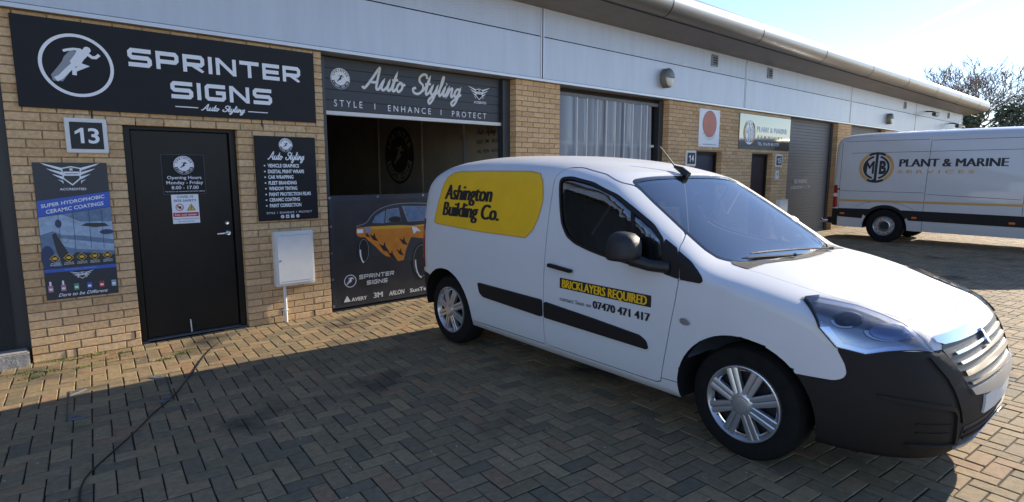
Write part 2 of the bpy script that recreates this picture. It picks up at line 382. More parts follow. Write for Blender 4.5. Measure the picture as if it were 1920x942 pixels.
SCRIPT = [  # hand drawn brush script, baseline 0, x-height 1
    [(-.35, .25), (0, .1), (.5, 1.0), (1.0, 2.15), (1.15, 2.2), (1.2, 1.2), (1.3, .2), (1.55, .05), (1.75, .3)], [(.25, .85), (.8, .75), (1.35, .85)],
    [(1.7, .3), (1.95, 1.0), (1.9, .3), (2.15, .02), (2.5, .35), (2.65, 1.0), (2.62, .25), (2.85, .03), (3.1, .35)],
    [(3.1, .35), (3.3, 1.9), (3.22, .4), (3.4, .02), (3.7, .3)], [(2.95, 1.15), (3.3, 1.2), (3.65, 1.25)],
    [(4.1, 1.0), (3.8, .75), (3.75, .3), (4.05, .0), (4.35, .35), (4.3, .85), (4.0, 1.0), (4.3, .75), (4.65, .85)],
    [(7.2, 1.75), (7.05, 2.15), (6.6, 2.2), (6.25, 1.8), (6.4, 1.35), (6.9, 1.0), (7.0, .45), (6.6, .02), (6.0, .1), (5.75, .5), (6.1, .65)],
    [(7.0, .35), (7.35, .9), (7.55, 1.9), (7.48, .4), (7.65, .02), (7.95, .3)], [(7.15, 1.15), (7.55, 1.2), (7.9, 1.25)],
    [(7.95, .3), (8.2, 1.0), (8.15, .35), (8.4, .05), (8.7, .4), (8.85, 1.0), (8.7, -.3), (8.35, -.95), (8.1, -.6), (8.5, -.1), (9.1, .4)],
    [(9.1, .35), (9.4, 1.3), (9.45, 2.1), (9.3, 2.0), (9.28, .4), (9.45, .02), (9.7, .3)],
    [(9.7, .3), (9.92, 1.0), (9.88, .3), (10.05, .02), (10.3, .35)], [(9.97, 1.42), (10.05, 1.5)],
    [(10.25, .1), (10.45, 1.0), (10.42, .1), (10.7, .85), (10.95, 1.0), (11.0, .6), (10.98, .2), (11.15, .02), (11.4, .35)],
    [(12.0, .95), (11.65, .95), (11.45, .5), (11.65, .05), (11.95, .3), (12.1, 1.0), (11.95, -.4), (11.6, -.95), (11.3, -.65), (11.8, -.1), (12.4, .4)]]
def script_words(F, part, m, x0, x1, z0, zx, layer=2, wd=.26, slant=.32, fall=0.):
    """z0 baseline, zx x-height"""
    F.nx(); sz = zx - z0; L = 12.4 + .35 + slant * 2; sx = (x1 - x0) / 12.75
    for i, st in enumerate(SCRIPT):
        V, Fc = ribbon(smooth_pts([(p[0] + slant * p[1], p[1]) for p in st], 4), wd)
        F.add(part, m, [(x0 + (v[0] + .2) * sx, z0 + v[1] * sz, .0012 * k / len(V)) for k, v in enumerate(V)], Fc, layer + 2.2 * (i % 2))
def held(fn):
    """all pieces drawn by fn belong to one emblem"""
    def g(F, *a, **k):
        was = F.hold; F.nx(); F.hold = True; fn(F, *a, **k); F.hold = was; F.nx()
    return g
RUN = [(0.446, 2.584), (0.468, 2.573), (0.481, 2.585), (0.525, 2.602), (0.56, 2.615), (0.612, 2.624), (0.635, 2.605), (0.63, 2.582), (0.643, 2.558), (0.664, 2.579), (0.698, 2.58), (0.693, 2.557), (0.66, 2.536), (0.623, 2.541), (0.6, 2.557), (0.553, 2.511), (0.593, 2.475), (0.595, 2.453), (0.522, 2.423), (0.518, 2.383), (0.491, 2.413), (0.483, 2.426), (0.434, 2.378), (0.427, 2.33), (0.366, 2.331), (0.357, 2.377), (0.376, 2.39), (0.438, 2.493), (0.447, 2.523), (0.486, 2.564)]
@held
def runner(F, part, m, cx, cz, r, layer=2, thin=False):
    f = lambda p: (cx + (p[0] - .536) / .254 * r * (.9 if thin else 1), cz + (p[1] - 2.467) / .254 * r * (.9 if thin else 1)); w_ = r / .254
    if not thin: F.poly(part, 'grey' if m == 'white' else m, [f(p) for p in [(.50, 2.588), (.555, 2.575), (.515, 2.46), (.43, 2.33), (.366, 2.331), (.357, 2.377), (.41, 2.45), (.438, 2.493), (.452, 2.53)]], layer)
    F.disc(part, m, *f((.612, 2.602)), .026 * w_, layer + .3, n=16)
    F.poly(part, m, [f(p) for p in [(.548, 2.608), (.605, 2.598), (.628, 2.572), (.585, 2.52), (.548, 2.458), (.50, 2.462), (.49, 2.50), (.53, 2.56)]], layer + .6)
    for k, (P, wd) in enumerate((([(.605, 2.575), (.643, 2.545), (.668, 2.546), (.695, 2.572)], .024), ([(.57, 2.598), (.522, 2.598), (.48, 2.588), (.45, 2.576)], .02), ([(.525, 2.487), (.585, 2.467), (.515, 2.428), (.512, 2.388)], .03), ([(.53, 2.49), (.47, 2.425), (.42, 2.365), (.385, 2.342)], .038))):
        F.line(part, m, [f(p) for p in P], wd * w_, layer + .9 + .3 * k)
@held
def badge(F, cx, cz, r, fg='white', bgm='black', layer=1):
    F.disc('emblem', fg, cx, cz, r, layer)
    F.ring('emblem', bgm, cx, cz, r * .9, r * .93, layer=layer + 1)
    F.ring('emblem', bgm, cx, cz, r * .64, r * .97, 195, 345, layer=layer + 2)
    F.arc_text('emblem', bgm, 'SPRINTER', cx, cz, r * .66, 165, 15, r * .21, layer + 2)
    F.arc_text('emblem', fg, 'SIGNS.CO.UK', cx, cz, r * .70, 200, 340, r * .18, layer + 3, inward=True)
    runner(F, 'emblem', bgm, cx, cz, r * .62, layer + 2, thin=True)
@held
def wings(F, cx, cz, wd, hg, m='white', bgm='blacksign', layer=2):
    for s in (-1, 1):
        for k in range(4):
            a = k / 4; tip = (cx + s * wd / 2 * (1 - .17 * k), cz + hg * (.5 - .24 * k)); root = (cx + s * wd * .15, cz + hg * (.22 - .19 * k))
            F.poly('emblem', m, [tip, (root[0], root[1] + hg * .06), (root[0], root[1] - hg * .07), (tip[0] - s * wd * .07, tip[1] - hg * .10)], layer)
    sh = [(-.17, .28), (0, .36), (.17, .28), (.15, -.2), (0, -.5), (-.15, -.2)]
    F.poly('emblem', m, [(cx + p[0] * wd, cz + p[1] * hg) for p in sh], layer + .3)
    F.poly('emblem', bgm, [(cx + p[0] * wd * .86, cz + p[1] * hg * .86) for p in sh], layer + .6)
    F.rect('emblem', m, cx - wd * .135, cx + wd * .135, cz - hg * .06, cz + hg * .12, layer + .9)
    F.rect('emblem', bgm, cx - wd * .11, cx + wd * .11, cz + hg * .01, cz + hg * .04, layer + 1.2)
    F.poly('emblem', m, [(cx + (.045 if k % 2 == 0 else .018) * wd * math.sin(k * math.pi / 5), cz + hg * .22 + (.045 if k % 2 == 0 else .018) * wd * math.cos(k * math.pi / 5)) for k in range(10)], layer + .9)

# ================================================================ ground and paving
_r = Vector((math.cos(CAM_YAW), -math.sin(CAM_YAW), 0)); _u = _r.cross(CFW)
def in_view(p, pad=.0):
    q = Vector(p) - Vector((0, -CAM_D, CAM_H)); z = q.dot(CFW)
    if z < .1: return None
    x = CAM_F * q.dot(_r) / z; y = CAM_F * q.dot(_u) / z
    return z if abs(x) < 960 + pad and abs(y) < 471 + pad else None
g = obj('ground', mesh_of('ground', [(-300, -300, -.05), (400, -300, -.05), (400, 300, -.05), (-300, 300, -.05)], [(0, 1, 2, 3)]), M['ground']); g['kind'] = 'structure'
pave = obj('block_paving', mesh_of('block_paving', [(-6, -13, -.0062), (33, -13, -.0062), (33, .4, -.0062), (-6, .4, -.0062)], [(0, 1, 2, 3)]), M['sand']); pave['kind'] = 'structure'
def chamfer_block(lx, ly, lz, c, cz=None):
    """top face chamfered, centred in x,y, top at z=0, no bottom"""
    a, b = lx / 2, ly / 2; V = []
    for z, k in ((-lz, 0), (-(cz or c), 0), (0, c)):
        V += [(-a + k, -b + k, z), (a - k, -b + k, z), (a - k, b - k, z), (-a + k, b - k, z)]
    F = [(8, 9, 10, 11)]
    for i in range(4):
        j = (i + 1) % 4; F += [(i, j, 4 + j, 4 + i), (4 + i, 4 + j, 8 + j, 8 + i)]
    return V, F
PU = .0985; PROT = math.radians(-5.0); ca, sa = math.cos(PROT), math.sin(PROT)
BV, BF = chamfer_block(PU * 2 - .0075, PU - .0075, .03, .0042, .003); BV = np.array(BV); BF = np.array(BF)
pav = []
for a in range(-75, 345):
    for b in range(-150, 45):
        k = (a - b) % 4
        if k == 0: u, v, rot = (a + 1) * PU, (b + .5) * PU, 0.
        elif k == 3: u, v, rot = (a + .5) * PU, (b + 1) * PU, math.pi / 2
        else: continue
        x, y = .13 + u * ca - v * sa, -.05 + u * sa + v * ca
        if -5 < x < 31.5 and -11.5 < y < .24: pav.append((x, y, rot))
dist = []
for i, (x, y, rot) in enumerate(pav):
    z = in_view((x, y, 0), -10)
    under = 2.9 < x < 4.9 and -5.6 < y < -1.0
    if z and not under: dist.append((z, i))
near = set(i for _, i in sorted(dist)[:300])
pm = mesh_of('paver_block', BV, BF); pm.materials.append(M['paver'])
SV = []; SF = []; n = 0
for i, (x, y, rot) in enumerate(pav):
    z = max(-.002, random.gauss(0, .0011)) + .0012 * math.sin(x * 1.3 + y * .7) * math.sin(y * 1.1); tx, ty = random.gauss(0, .007), random.gauss(0, .007); rz = rot + PROT + random.gauss(0, .008)
    x += random.gauss(0, .0008); y += random.gauss(0, .0008)
    mt = Matrix.Translation((x, y, z)) @ Matrix.Rotation(rz, 4, 'Z') @ Matrix.Rotation(tx, 4, 'X') @ Matrix.Rotation(ty, 4, 'Y')
    if i in near:
        o = bpy.data.objects.new('paver_block', pm); COL.objects.link(o); o.parent = pave; o.matrix_basis = mt
    else:
        m3 = np.array(mt); SV.append(BV @ m3[:3, :3].T + m3[:3, 3]); SF.append(BF + n); n += 12
o = obj('paver_blocks', mesh_of('paver_blocks', np.concatenate(SV), np.concatenate(SF)), M['paver'], pave); o['kind'] = 'stuff'

# ================================================================ the terrace of units
XL, XR = -11.7, 29.75
bld = empty('industrial_terrace', (9, 0, 0), 0, 'long low terrace of buff brick and grey clad workshop units with curved metal eaves', 'building')
CH, BP = .0715, .2196                    # course height, brick pitch
ZT = 2.86                                 # underside of cladding
OPEN = [(2.655, 5.43), (6.30, 9.105), (14.02, 16.93), (17.86, 20.7), (-2.75, .04), (-8.2, -5.4), (25.6, 28.4)]
DOORS = [(.815, 1.765, 2.02), (10.01, 11.0, 1.965), (12.25, 13.23, 1.965)]
SECT = [(-11.7, -8.2), (-5.4, -2.75), (.04, 2.655), (5.43, 6.30), (9.105, 14.02), (16.93, 17.86), (20.7, 25.6), (28.4, XR)]
bricks = []
walls = []
for (x0, x1) in SECT:
    holes = [d for d in DOORS if x0 < d[0] < x1]
    mb = MB(); e = .007
    cur = x0
    for (h0, h1, hz) in holes:
        mb.box(cur + (e if cur == x0 else e), h0 - e, .007, .21, 0, ZT); mb.box(h0 - e, h1 + e, .007, .21, hz + e, ZT); cur = h1
    mb.box(cur + e, x1 - e, .007, .21, 0, ZT)
    wl = mb.build('brick_wall', M['mortar'], bld); walls.append(wl)
    nc = int(round(ZT / CH))
    for c in range(nc):
        z0 = c * CH; z1 = z0 + CH - .0095; zm = (z0 + z1) / 2
        iv = [(x0, x1)]
        for (h0, h1, hz) in holes:
            if zm < hz: iv = [q for a, b in iv for q in ((a, min(b, h0)), (max(a, h1), b)) if q[1] - q[0] > .02]
        for (a, b) in iv:
            ph = x0 + (.5 * BP if c % 2 else 0); js = [a]
            k = math.ceil((a - ph) / BP - 1e-6)
            while ph + k * BP < b - .045:
                j = ph + k * BP
                if j > a + .045: js.append(j)
                k += 1
            js.append(b)
            for i in range(len(js) - 1):
                l = js[i] + (.0 if i == 0 else .0048); r = js[i + 1] - (.0 if i == len(js) - 2 else .0048)
                bricks.append((l, r, z0, z1, .2 if (i == 0 or i == len(js) - 2) else .1, wl))
def brick_shape(l, d, h, c=.003):
    V, F = chamfer_block(l, h, d, c)
    return np.array([(x, -z, y) for x, y, z in V]), np.array(F)   # front face at y=0 facing -y
bs_cache = {}; bd = []
sgn = [(.13, 2.565, 2.105, 2.83), (.17, .675, .52, 1.67), (1.91, 2.54, 1.08, 1.95), (10.06, 10.86, 2.05, 2.79), (11.6, 14.05, 2.05, 2.79)]
for i, q in enumerate(bricks):
    c = ((q[0] + q[1]) / 2, 0, (q[2] + q[3]) / 2); z = in_view(c)
    hid = any(s[0] < q[0] and q[1] < s[1] and s[2] < q[2] and q[3] < s[3] for s in sgn)
    if z and not hid and q[1] - q[0] > .09: bd.append((z, i))
nearb = set(i for _, i in sorted(bd)[:300])
SV = []; SF = []; n = 0
for i, (l, r, z0, z1, d, wl) in enumerate(bricks):
    key = (round(r - l, 3), d); yo = random.gauss(0, .0011) - .001; rx = random.gauss(0, .003)
    if key not in bs_cache:
        V, F = brick_shape(r - l, d, z1 - z0); me = mesh_of('brick', V, F); me.materials.append(M['brick']); bs_cache[key] = (V, F, me)
    V, F, me = bs_cache[key]; pos = Vector(((l + r) / 2, yo, (z0 + z1) / 2))
    if i in nearb:
        o = bpy.data.objects.new('brick', me); COL.objects.link(o); o.parent = wl
        o.matrix_parent_inverse = worldm(wl).inverted(); o.location = pos; o.rotation_euler = (rx, 0, rx)
    else:
        SV.append(V + np.array(pos)); SF.append(F + n); n += len(V)
o = obj('bricks', mesh_of('bricks', np.concatenate(SV), np.concatenate(SF)), M['brick'], bld); o['kind'] = 'stuff'
for (x, z) in ((.33, .037), (.765, .11), (2.10, .11), (2.45, .037), (.60, 2.075), (2.0, 2.075), (11.1, 2.02)):
    MB().box(x, x + .011, -.004, .02, z - .034, z + .034).build('weep_vent', M['dark'], bld)

# cladding
CY = -.03
JT = [-11.66, -5.8, .05, 5.9, 11.76, 17.62, 23.5, XR]
for i in range(len(JT) - 1):
    a, b = JT[i] + .03, JT[i + 1] - .03
    MB().box(a, b, CY, .25, 2.905, 3.468).build('cladding_panel', M['clad'], bld)
    mb = MB(); z = 3.482; P = []
    while z < 3.95:
        P += [(CY, z), (CY, z + .017), (CY + .004, z + .0195), (CY + .004, z + .0225)]; z += .025
    V = []
    for (y, zz) in P: V += [(a, y, zz), (b, y, zz)]
    F = [(2 * k, 2 * k + 1, 2 * k + 3, 2 * k + 2) for k in range(len(P) - 1)]
    mb.add(V, F).build('cladding_panel', M['clad'], bld)
    MB().box(a, b, CY + .03, .25, 3.464, 3.95).build('panel_joint', M['dark'], bld)
for x in JT:
    MB().box(x - .03, x - .012, CY - .008, .2, 2.905, 3.93).box(x + .012, x + .03, CY - .008, .2, 2.905, 3.93).build('joint_cover', M['trim'], bld)
    MB().box(x - .012, x + .012, CY + .012, .2, 2.905, 3.93).build('joint_recess', M['dark'], bld)
MB().box(XL, XR + .03, CY - .02, .25, 2.862, 2.896).build('drip_trim', M['trim'], bld)
MB().box(XL, XR + .03, CY + .012, .25, 2.896, 2.905).build('trim_shadow_gap', M['dark'], bld)
# soffit, bullnose eaves in lengths, roof
SO = [(CY - .0, 3.86), (-.25, 3.885), (-.60, 3.962)]
V = []
for (y, z) in SO: V += [(XL, y, z), (XR + .5, y, z)]
obj('soffit', mesh_of('soffit', V, [(1, 0, 2, 3), (3, 2, 4, 5)]), M['soffit'], bld)
MB().box(XL, XR + .49, -.612, -.590, 3.95, 3.966).build('soffit_gap', M['dark'], bld)
EC = (-.60, 4.168); ER = .205
ring_x = [XL]; x = 10.86 - 2.93 * 8
while x < XR: 
    if x > XL: ring_x.append(x)
    x += 2.93
ring_x.append(XR + .5)
for i in range(len(ring_x) - 1):
    a, b = ring_x[i] + .004, ring_x[i + 1] - .004; V = []; F = []
    prof = [(EC[0] - ER * math.sin(t), EC[1] - ER * math.cos(t)) for t in [math.pi * k / 24 for k in range(23)]]
    prof.append((prof[-1][0] + 1.2, prof[-1][1] + .16))
    for (y, z) in prof: V += [(a, y, z), (b, y, z)]
    F = [(2 * k + 1, 2 * k, 2 * k + 2, 2 * k + 3) for k in range(len(prof) - 1)]
    obj('eave_length', mesh_of('eave_length', V, F), M['eave'], bld, smooth=40)
for x in ring_x[1:-1]:
    V = []; F = []
    for k in range(23):
        t = math.pi * k / 24
        for xx in (x - .011, x + .011): V.append((xx, EC[0] - (ER + .0025) * math.sin(t), EC[1] - (ER + .0025) * math.cos(t)))
    F = [(2 * k + 1, 2 * k, 2 * k + 2, 2 * k + 3) for k in range(22)]
    obj('eave_joint', mesh_of('eave_joint', V, F), M['dark'], bld)
cap = [(EC[0] - ER * math.sin(math.pi * k / 24), EC[1] - ER * math.cos(math.pi * k / 24)) for k in range(25)] + [(0, 4.5), (0, 3.86)]
MB().prism(cap, lambda u, v: (XR + .47, u, v), lambda u, v: (XR + .493, u, v)).build('eave_end_cap', M['eave'], bld)
MB().add([(XL, .3, 4.4), (XR + .5, .3, 4.4), (XR + .5, 9, 5.6), (XL, 9, 5.6), (XL, .3, 4.35), (XR + .5, .3, 4.35), (XR + .5, 9, 5.55), (XL, 9, 5.55)], [(0, 1, 2, 3), (7, 6, 5, 4), (0, 4, 5, 1), (1, 5, 6, 2), (2, 6, 7, 3), (3, 7, 4, 0)]).build('roof', M['roof'], bld)
MB().box(XR - .2, XR, .25, 14, 0, 4.4).box(XL, XL + .2, .25, 14, 0, 4.4).box(XL, XR, 13.8, 14, 0, 5).build('outer_wall', M['clad'], bld)
# opening jambs and heads, dark metal
for (a, b) in OPEN:
    MB().box(a, a + .09, .13, .24, 0, 2.84).build('door_guide', M['darkframe'], bld); MB().box(b - .13, b, .125, .24, 0, 2.84).build('door_guide', M['darkframe'], bld)
    MB().box(a + .09, b - .13, .21, .4, 2.80, 2.861).build('door_head', M['dark'], bld)
# plain doors 14, 15 and door 13
def pdoor(x0, x1, zt, y, lw, mt):
    d = MB().bbox(x0 + .07, x1 - .07, y, y + .045, .03, zt - .06, .004).build('door', mt, bld)
    MB().box(x0, x0 + .06, y - .03, y + .06, 0, zt).box(x1 - .06, x1, y - .03, y + .06, 0, zt).box(x0 + .06, x1 - .06, y - .03, y + .06, zt - .05, zt).build('door_frame', M['blackpaint'], d)
    MB().box(x0 + .06, x1 - .06, y - .05, y + .04, -.02, .018).build('threshold', M['galv'], d)
    return d
d13 = pdoor(.815, 1.765, 2.02, .10, .8, M['blackpaint'])
MB().box(.80, 1.78, .145, .2, 0, 2.05).build('door_backing', M['dark'], bld)
MB().lathe([(0, .0), (-.008, .0), (-.010, .024), (0, .026)], 'y', (1.645, .1, .983), 20).tube([(1.645, .095, .983), (1.645, .05, .983), (1.63, .045, .983), (1.53, .047, .98)], .0095, 8).build('lever_handle', M['chrome'], d13, smooth=40)
MB().lathe([(0, .0), (-.01, .0), (-.012, .018), (0, .02)], 'y', (1.64, .1, 1.085), 18).build('lock_cylinder', M['chrome'], d13, smooth=40)
MB().add([(1.245, .0985, .155), (1.256, .0985, .15), (1.26, .0985, .03), (1.25, .0985, .02)], [(0, 1, 2, 3)]).build('paint_scuff', M['offwhite'], d13)
pdoor(10.01, 11.0, 1.965, .15, .8, mat('navy_door', (.02, .022, .04), .4)); pdoor(12.25, 13.23, 1.965, .15, .8, mat('maroon_door', (.025, .012, .016), .4))
for x0, x1, zt in DOORS[1:]: MB().box(x0 - .02, x1 + .02, .197, .2, 0, zt).build('door_backing', M['dark'], bld)
# unit 13: raised door header panel, white bottom strip, interior
for k in range(5):
    z0, z1 = 2.272 + k * .116, 2.272 + k * .116 + .112
    MB().bbox(2.745, 5.30, .182, .23, z0, z1, .003).build('header_slat', mat('header_face', (.020, .023, .028), .4) if k == 0 else bpy.data.materials['header_face'], bld)
MB().bbox(2.745, 5.30, .165, .23, 2.222, 2.266, .004).build('door_bottom_rail', M['offwhite'], bld)
IR = 5.62
MB().box(IR, IR + .1, .24, 8, 0, 3.4).build('inner_wall', M['interior'], bld)
MB().box(.3, .4, .24, 8, 0, 3.4).box(.3, 2.64, .24, .34, 0, 3.4).build('inner_wall', M['interior'], bld)
MB().box(.4, IR, 7.9, 8, 0, 3.4).build('inner_wall', M['interior'], bld)
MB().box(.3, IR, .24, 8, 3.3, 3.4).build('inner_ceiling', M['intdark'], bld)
MB().box(.3, IR, .05, 8, -.02, .012).build('inner_floor', M['slab'], bld)
for y in (1.48, 2.72, 4.3): MB().box(IR - .03, IR, y - .02, y + .02, 0, 3.2).build('wall_batten', M['interior'], bld)
MB().box(IR - .06, IR, 1.40, 1.44, 0, 2.1).bbox(IR - .09, IR, 1.36, 1.48, 2.08, 2.16, .01).build('conduit_pipe', M['grey'], bld)
Fi = Flat(.002)
inw = lambda u, v, h: (IR - h, -u, v)
Fi.disc('wall_emblem', 'intdark', -3.53, 1.885, .53); Fi.ring('wall_emblem', 'interior', -3.53, 1.885, .33, .48, 195, 345, 2)
Fi.arc_text('wall_emblem', 'interior', 'SPRINTER', -3.53, 1.885, .34, 165, 15, .12, 3); Fi.arc_text('wall_emblem', 'intdark', 'SIGNS.CO.UK', -3.53, 1.885, .345, 200, 340, .11, 4, inward=True)
runner(Fi, 'wall_emblem', 'interior', -3.53, 1.885, .32, 3, True)
Fi.text('wall_lettering', 'intdark', 'AVERY', -1.15, -.97, 2.015, 2.07, bold=.02); Fi.text('wall_lettering', 'intdark', '3M', -.93, -.84, 2.02, 2.08, bold=.03); Fi.text('wall_lettering', 'intdark', 'ARLON', -.78, -.585, 2.025, 2.085, bold=.03, shear=.2)
Fi.text('wall_lettering', 'intdark', 'XPEL', -1.13, -1.02, 1.87, 1.92, bold=.02); Fi.text('wall_lettering', 'intdark', 'GYEON', -.98, -.83, 1.875, 1.925, bold=.03); Fi.text('wall_lettering', 'intdark', 'SunTek', -.77, -.585, 1.885, 1.93, bold=.02)
script_words(Fi, 'wall_lettering', 'intdark', -1.15, -.67, 2.165, 2.205)
Fi.build(bld, inw)
# unit 14 interior and clear strip curtain
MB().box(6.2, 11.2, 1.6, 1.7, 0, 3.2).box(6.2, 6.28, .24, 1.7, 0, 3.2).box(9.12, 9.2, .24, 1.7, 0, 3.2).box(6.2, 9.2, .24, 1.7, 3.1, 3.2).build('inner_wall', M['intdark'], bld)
MB().box(6.3, 9.1, .15, .19, 2.735, 2.79).build('curtain_rail', M['galv'], bld)
sx = [6.43, 6.80, 7.03, 7.28, 7.505, 7.73, 7.975, 8.20, 8.435, 8.60]
for i in range(len(sx)):
    a = sx[i]; b = (sx[i + 1] if i < 9 else 8.74) + .03; V = []; F = []; lean = .10 * max(0, i - 6) / 3
    nu = 10; nv = 12
    for v in range(nv + 1):
        tz = v / nv
        for u in range(nu + 1):
            t = u / nu; wv = .006 * math.sin(3 * tz + i) + .035 * math.sin(t * math.pi) + .012 * math.sin(t * 7 + i * 2.1)
            V.append((a + (b - a) * t + lean * (1 - tz) + .02 * math.sin(i * 1.7) * (1 - tz), .155 + .02 * (i % 2) - wv - (.02 if t > .93 else 0), .03 + 2.70 * tz))
    for v in range(nv):
        for u in range(nu): q = v * (nu + 1) + u; F.append((q, q + 1, q + nu + 2, q + nu + 1))
    obj('curtain_strip', mesh_of('curtain_strip', V, F), M['strip'], bld, smooth=80)
    MB().box(b - .045, b - .032, .10, .112, .03, 2.73).build('strip_edge', M['offwhite'], bld) if i < 9 else None
MB().box(6.42, 8.95, .20, .215, 2.02, 2.06).build('inner_bar', M['offwhite'], bld)
# unit 15 closed shutter, other shutters
def shutter(a, b, y=.15):
    r = empty('roller_shutter', (a, y, 0)); setp(r, bld)
    z = .03
    while z < 2.80:
        MB().bbox(a + .09, b - .13, y + random.gauss(0, .0008), y + .03, z, z + .0735, .006).build('slat', M['shutter'], r); z += .0765
    MB().bbox(a + .09, b - .13, y - .012, y + .035, -.004, .03, .004).build('bottom_rail', M['galv'], r)
shutter(14.02, 16.93); shutter(17.86, 20.7); shutter(25.6, 28.4); shutter(-8.2, -5.4)
Fs = Flat(.002); Fs.text('shutter_lettering', 'offwhite', 'NO PARKING', 14.77, 15.53, 1.284, 1.39, bold=.02); Fs.text('shutter_lettering', 'offwhite', 'ACCESS REQUIRED AT ALL TIMES', 14.59, 15.735, 1.157, 1.225, bold=.01)
Fs.build(bld, facade(.145))
# opening at the far left: black mesh sheet
MB().box(-2.68, -.06, .10, .106, .12, 2.82).build('mesh_sheet', M['mesh'], bld)
kb = MB().bbox(-2.7, .02, -.06, .12, -.02, .118, .012).build('concrete_kerb', M['concrete']); tag(kb, 'low pale concrete kerb block across the dark opening left of the door', 'kerb')
# louvre vents
for (x, z) in ((10.5, 3.70), (12.79, 3.705), (22.24, 3.70), (27.6, 3.70)):
    lv = MB().box(x - .11, x - .085, CY - .018, CY, z - .11, z + .11).box(x + .085, x + .11, CY - .018, CY, z - .11, z + .11).box(x - .085, x + .085, CY - .018, CY, z + .088, z + .11).box(x - .085, x + .085, CY - .018, CY, z - .11, z - .088).build('louvre_vent', M['grey'], bld)
    MB().box(x - .085, x + .085, CY - .006, CY + .002, z - .088, z + .088).build('vent_back', M['dark'], lv)
    for k in range(4):
        zz = z - .066 + k * .044; MB().add([(x - .085, CY - .016, zz - .012), (x + .085, CY - .016, zz - .012), (x + .085, CY - .007, zz + .012), (x - .085, CY - .007, zz + .012)], [(0, 1, 2, 3)]).build('louvre_slat', M['grey'], lv)

# ================================================================ things fixed to the walls
def wall_light(x, z, label):
    r = empty('wall_light', (x, CY, z), 0, label, 'light', 'bulkhead lights on the cladding'); R_ = .165; SXS = .86
    def sq(me):
        for v in me.vertices: v.co.x = x + (v.co.x - x) * SXS
        return me
    obj('casing', sq(MB().lathe([(0, R_), (-.10, R_), (-.115, R_ - .012), (-.12, R_ - .03)], 'y', (x, CY, z), 40).mesh()), M['lampgrey'], r, smooth=40)
    n = 24; V = []; F = []
    for half, m, nm in ((1, 'lampgrey', 'hood'), (-1, 'lens', 'lens')):
        V = []; F = []
        for i in range(7):
            rr = (R_ - .02) * i / 6; dep = -.12 - (.035 if half > 0 else .022) * math.sqrt(max(0, 1 - (i / 6) ** 2))
            for k in range(n + 1):
                t = half * math.pi * k / n; V.append((x + SXS * rr * math.cos(t), CY + dep, z + rr * math.sin(t) + half * .003))
        for i in range(6):
            for k in range(n): q = i * (n + 1) + k; F.append((q, q + 1, q + n + 2, q + n + 1))
        obj(nm, mesh_of(nm, V, F), M[m], r, smooth=50)
wall_light(8.875, 3.20, 'round grey bulkhead light above the strip curtain opening')
wall_light(20.67, 3.18, 'small round bulkhead light on the cladding above the parked high roof van')
def camera_unit(x, z, label, flip=1):
    r = empty('security_camera', (x, CY, z), 0, label, 'camera', 'security cameras under the far eaves')
    MB().tube([(x, CY, z), (x - .05 * flip, CY - .22, z - .02), (x - .1 * flip, CY - .33, z - .08)], .022, 8).build('bracket', M['black'], r)
    MB().bbox(x - .42, x + .05, CY - .40, CY - .28, z - .2, z - .08, .02).build('housing', M['darkframe'], r)
    MB().bbox(x - .46, x + .07, CY - .41, CY - .27, z - .078, z - .06, .004).build('sun_shield', M['grey'], r)
camera_unit(24.6, 3.66, 'dark security camera on a bracket under the eave above the high roof van'); camera_unit(27.8, 3.42, 'small security camera at the far end of the cladding')

def sign_panel(name, x0, x1, z0, z1, y, th, m, label, cat='sign', group=None, ch=.002):
    return tag(MB().bbox(x0, x1, y - th, y, z0, z1, ch).build(name, m), label, cat, group), y - th
s, y = sign_panel('shop_sign', .133, 2.562, 2.108, 2.822, -.004, .02, M['blacksign'], 'long black fascia sign with white runner emblem above the unit door')
F = Flat(); cx, cz = .536, 2.467
F.ring('emblem', 'white', cx, cz, .229, .254, layer=1); runner(F, 'emblem', 'white', cx, cz, .254, 1)
block_word(F, 'lettering', 'white', 'SPRINTER', .898, 2.412, 2.506, 2.662); block_word(F, 'lettering', 'white', 'SIGNS', 1.21, 2.11, 2.258, 2.412)
F.rect('rule', 'white', 1.237, 1.427, 2.181, 2.190); F.rect('rule', 'white', 1.872, 2.062, 2.175, 2.184); script_words(F, 'lettering', 'white', 1.455, 1.842, 2.165, 2.19, wd=.34)
F.build(s, facade(y))
def number_sign(x0, x1, z0, z1, txt, label):
    s, y = sign_panel('number_sign', x0, x1, z0, z1, -.004, .025, M['offwhite'], label, 'sign', 'unit number plates', .004)
    F = Flat(); m = (x1 - x0) * .11; F.rect('number_face', 'black', x0 + m, x1 - m, z0 + m, z1 - m); c = (x0 + x1) / 2; h = (z1 - z0)
    xa, xb, za, zb_ = c - h * .30, c + h * .30, z0 + h * .28, z0 + h * .72; q = h * .085
    F.poly('lettering', 'white', [(xa + q * 1.7, za), (xa + q * 2.7, za), (xa + q * 2.7, zb_), (xa + q * 1.9, zb_), (xa + q * .2, zb_ - q * 1.3), (xa + q * .2, zb_ - q * 2.2), (xa + q * 1.7, zb_ - q * 1.35)], 2)
    F.text('lettering', 'white', txt[1], c + h * .03, xb, za, zb_, 2, bold=.02); F.build(s, facade(y))
number_sign(.408, .70, 1.75, 2.038, '13', 'square white framed number 13 plate above the tall poster'); number_sign(9.66, 10.0, 1.69, 1.975, '14', 'white framed number 14 plate beside the dark door under the red disc sign'); number_sign(13.33, 13.66, 1.69, 1.972, '15', 'white framed number 15 plate right of the far maroon door')
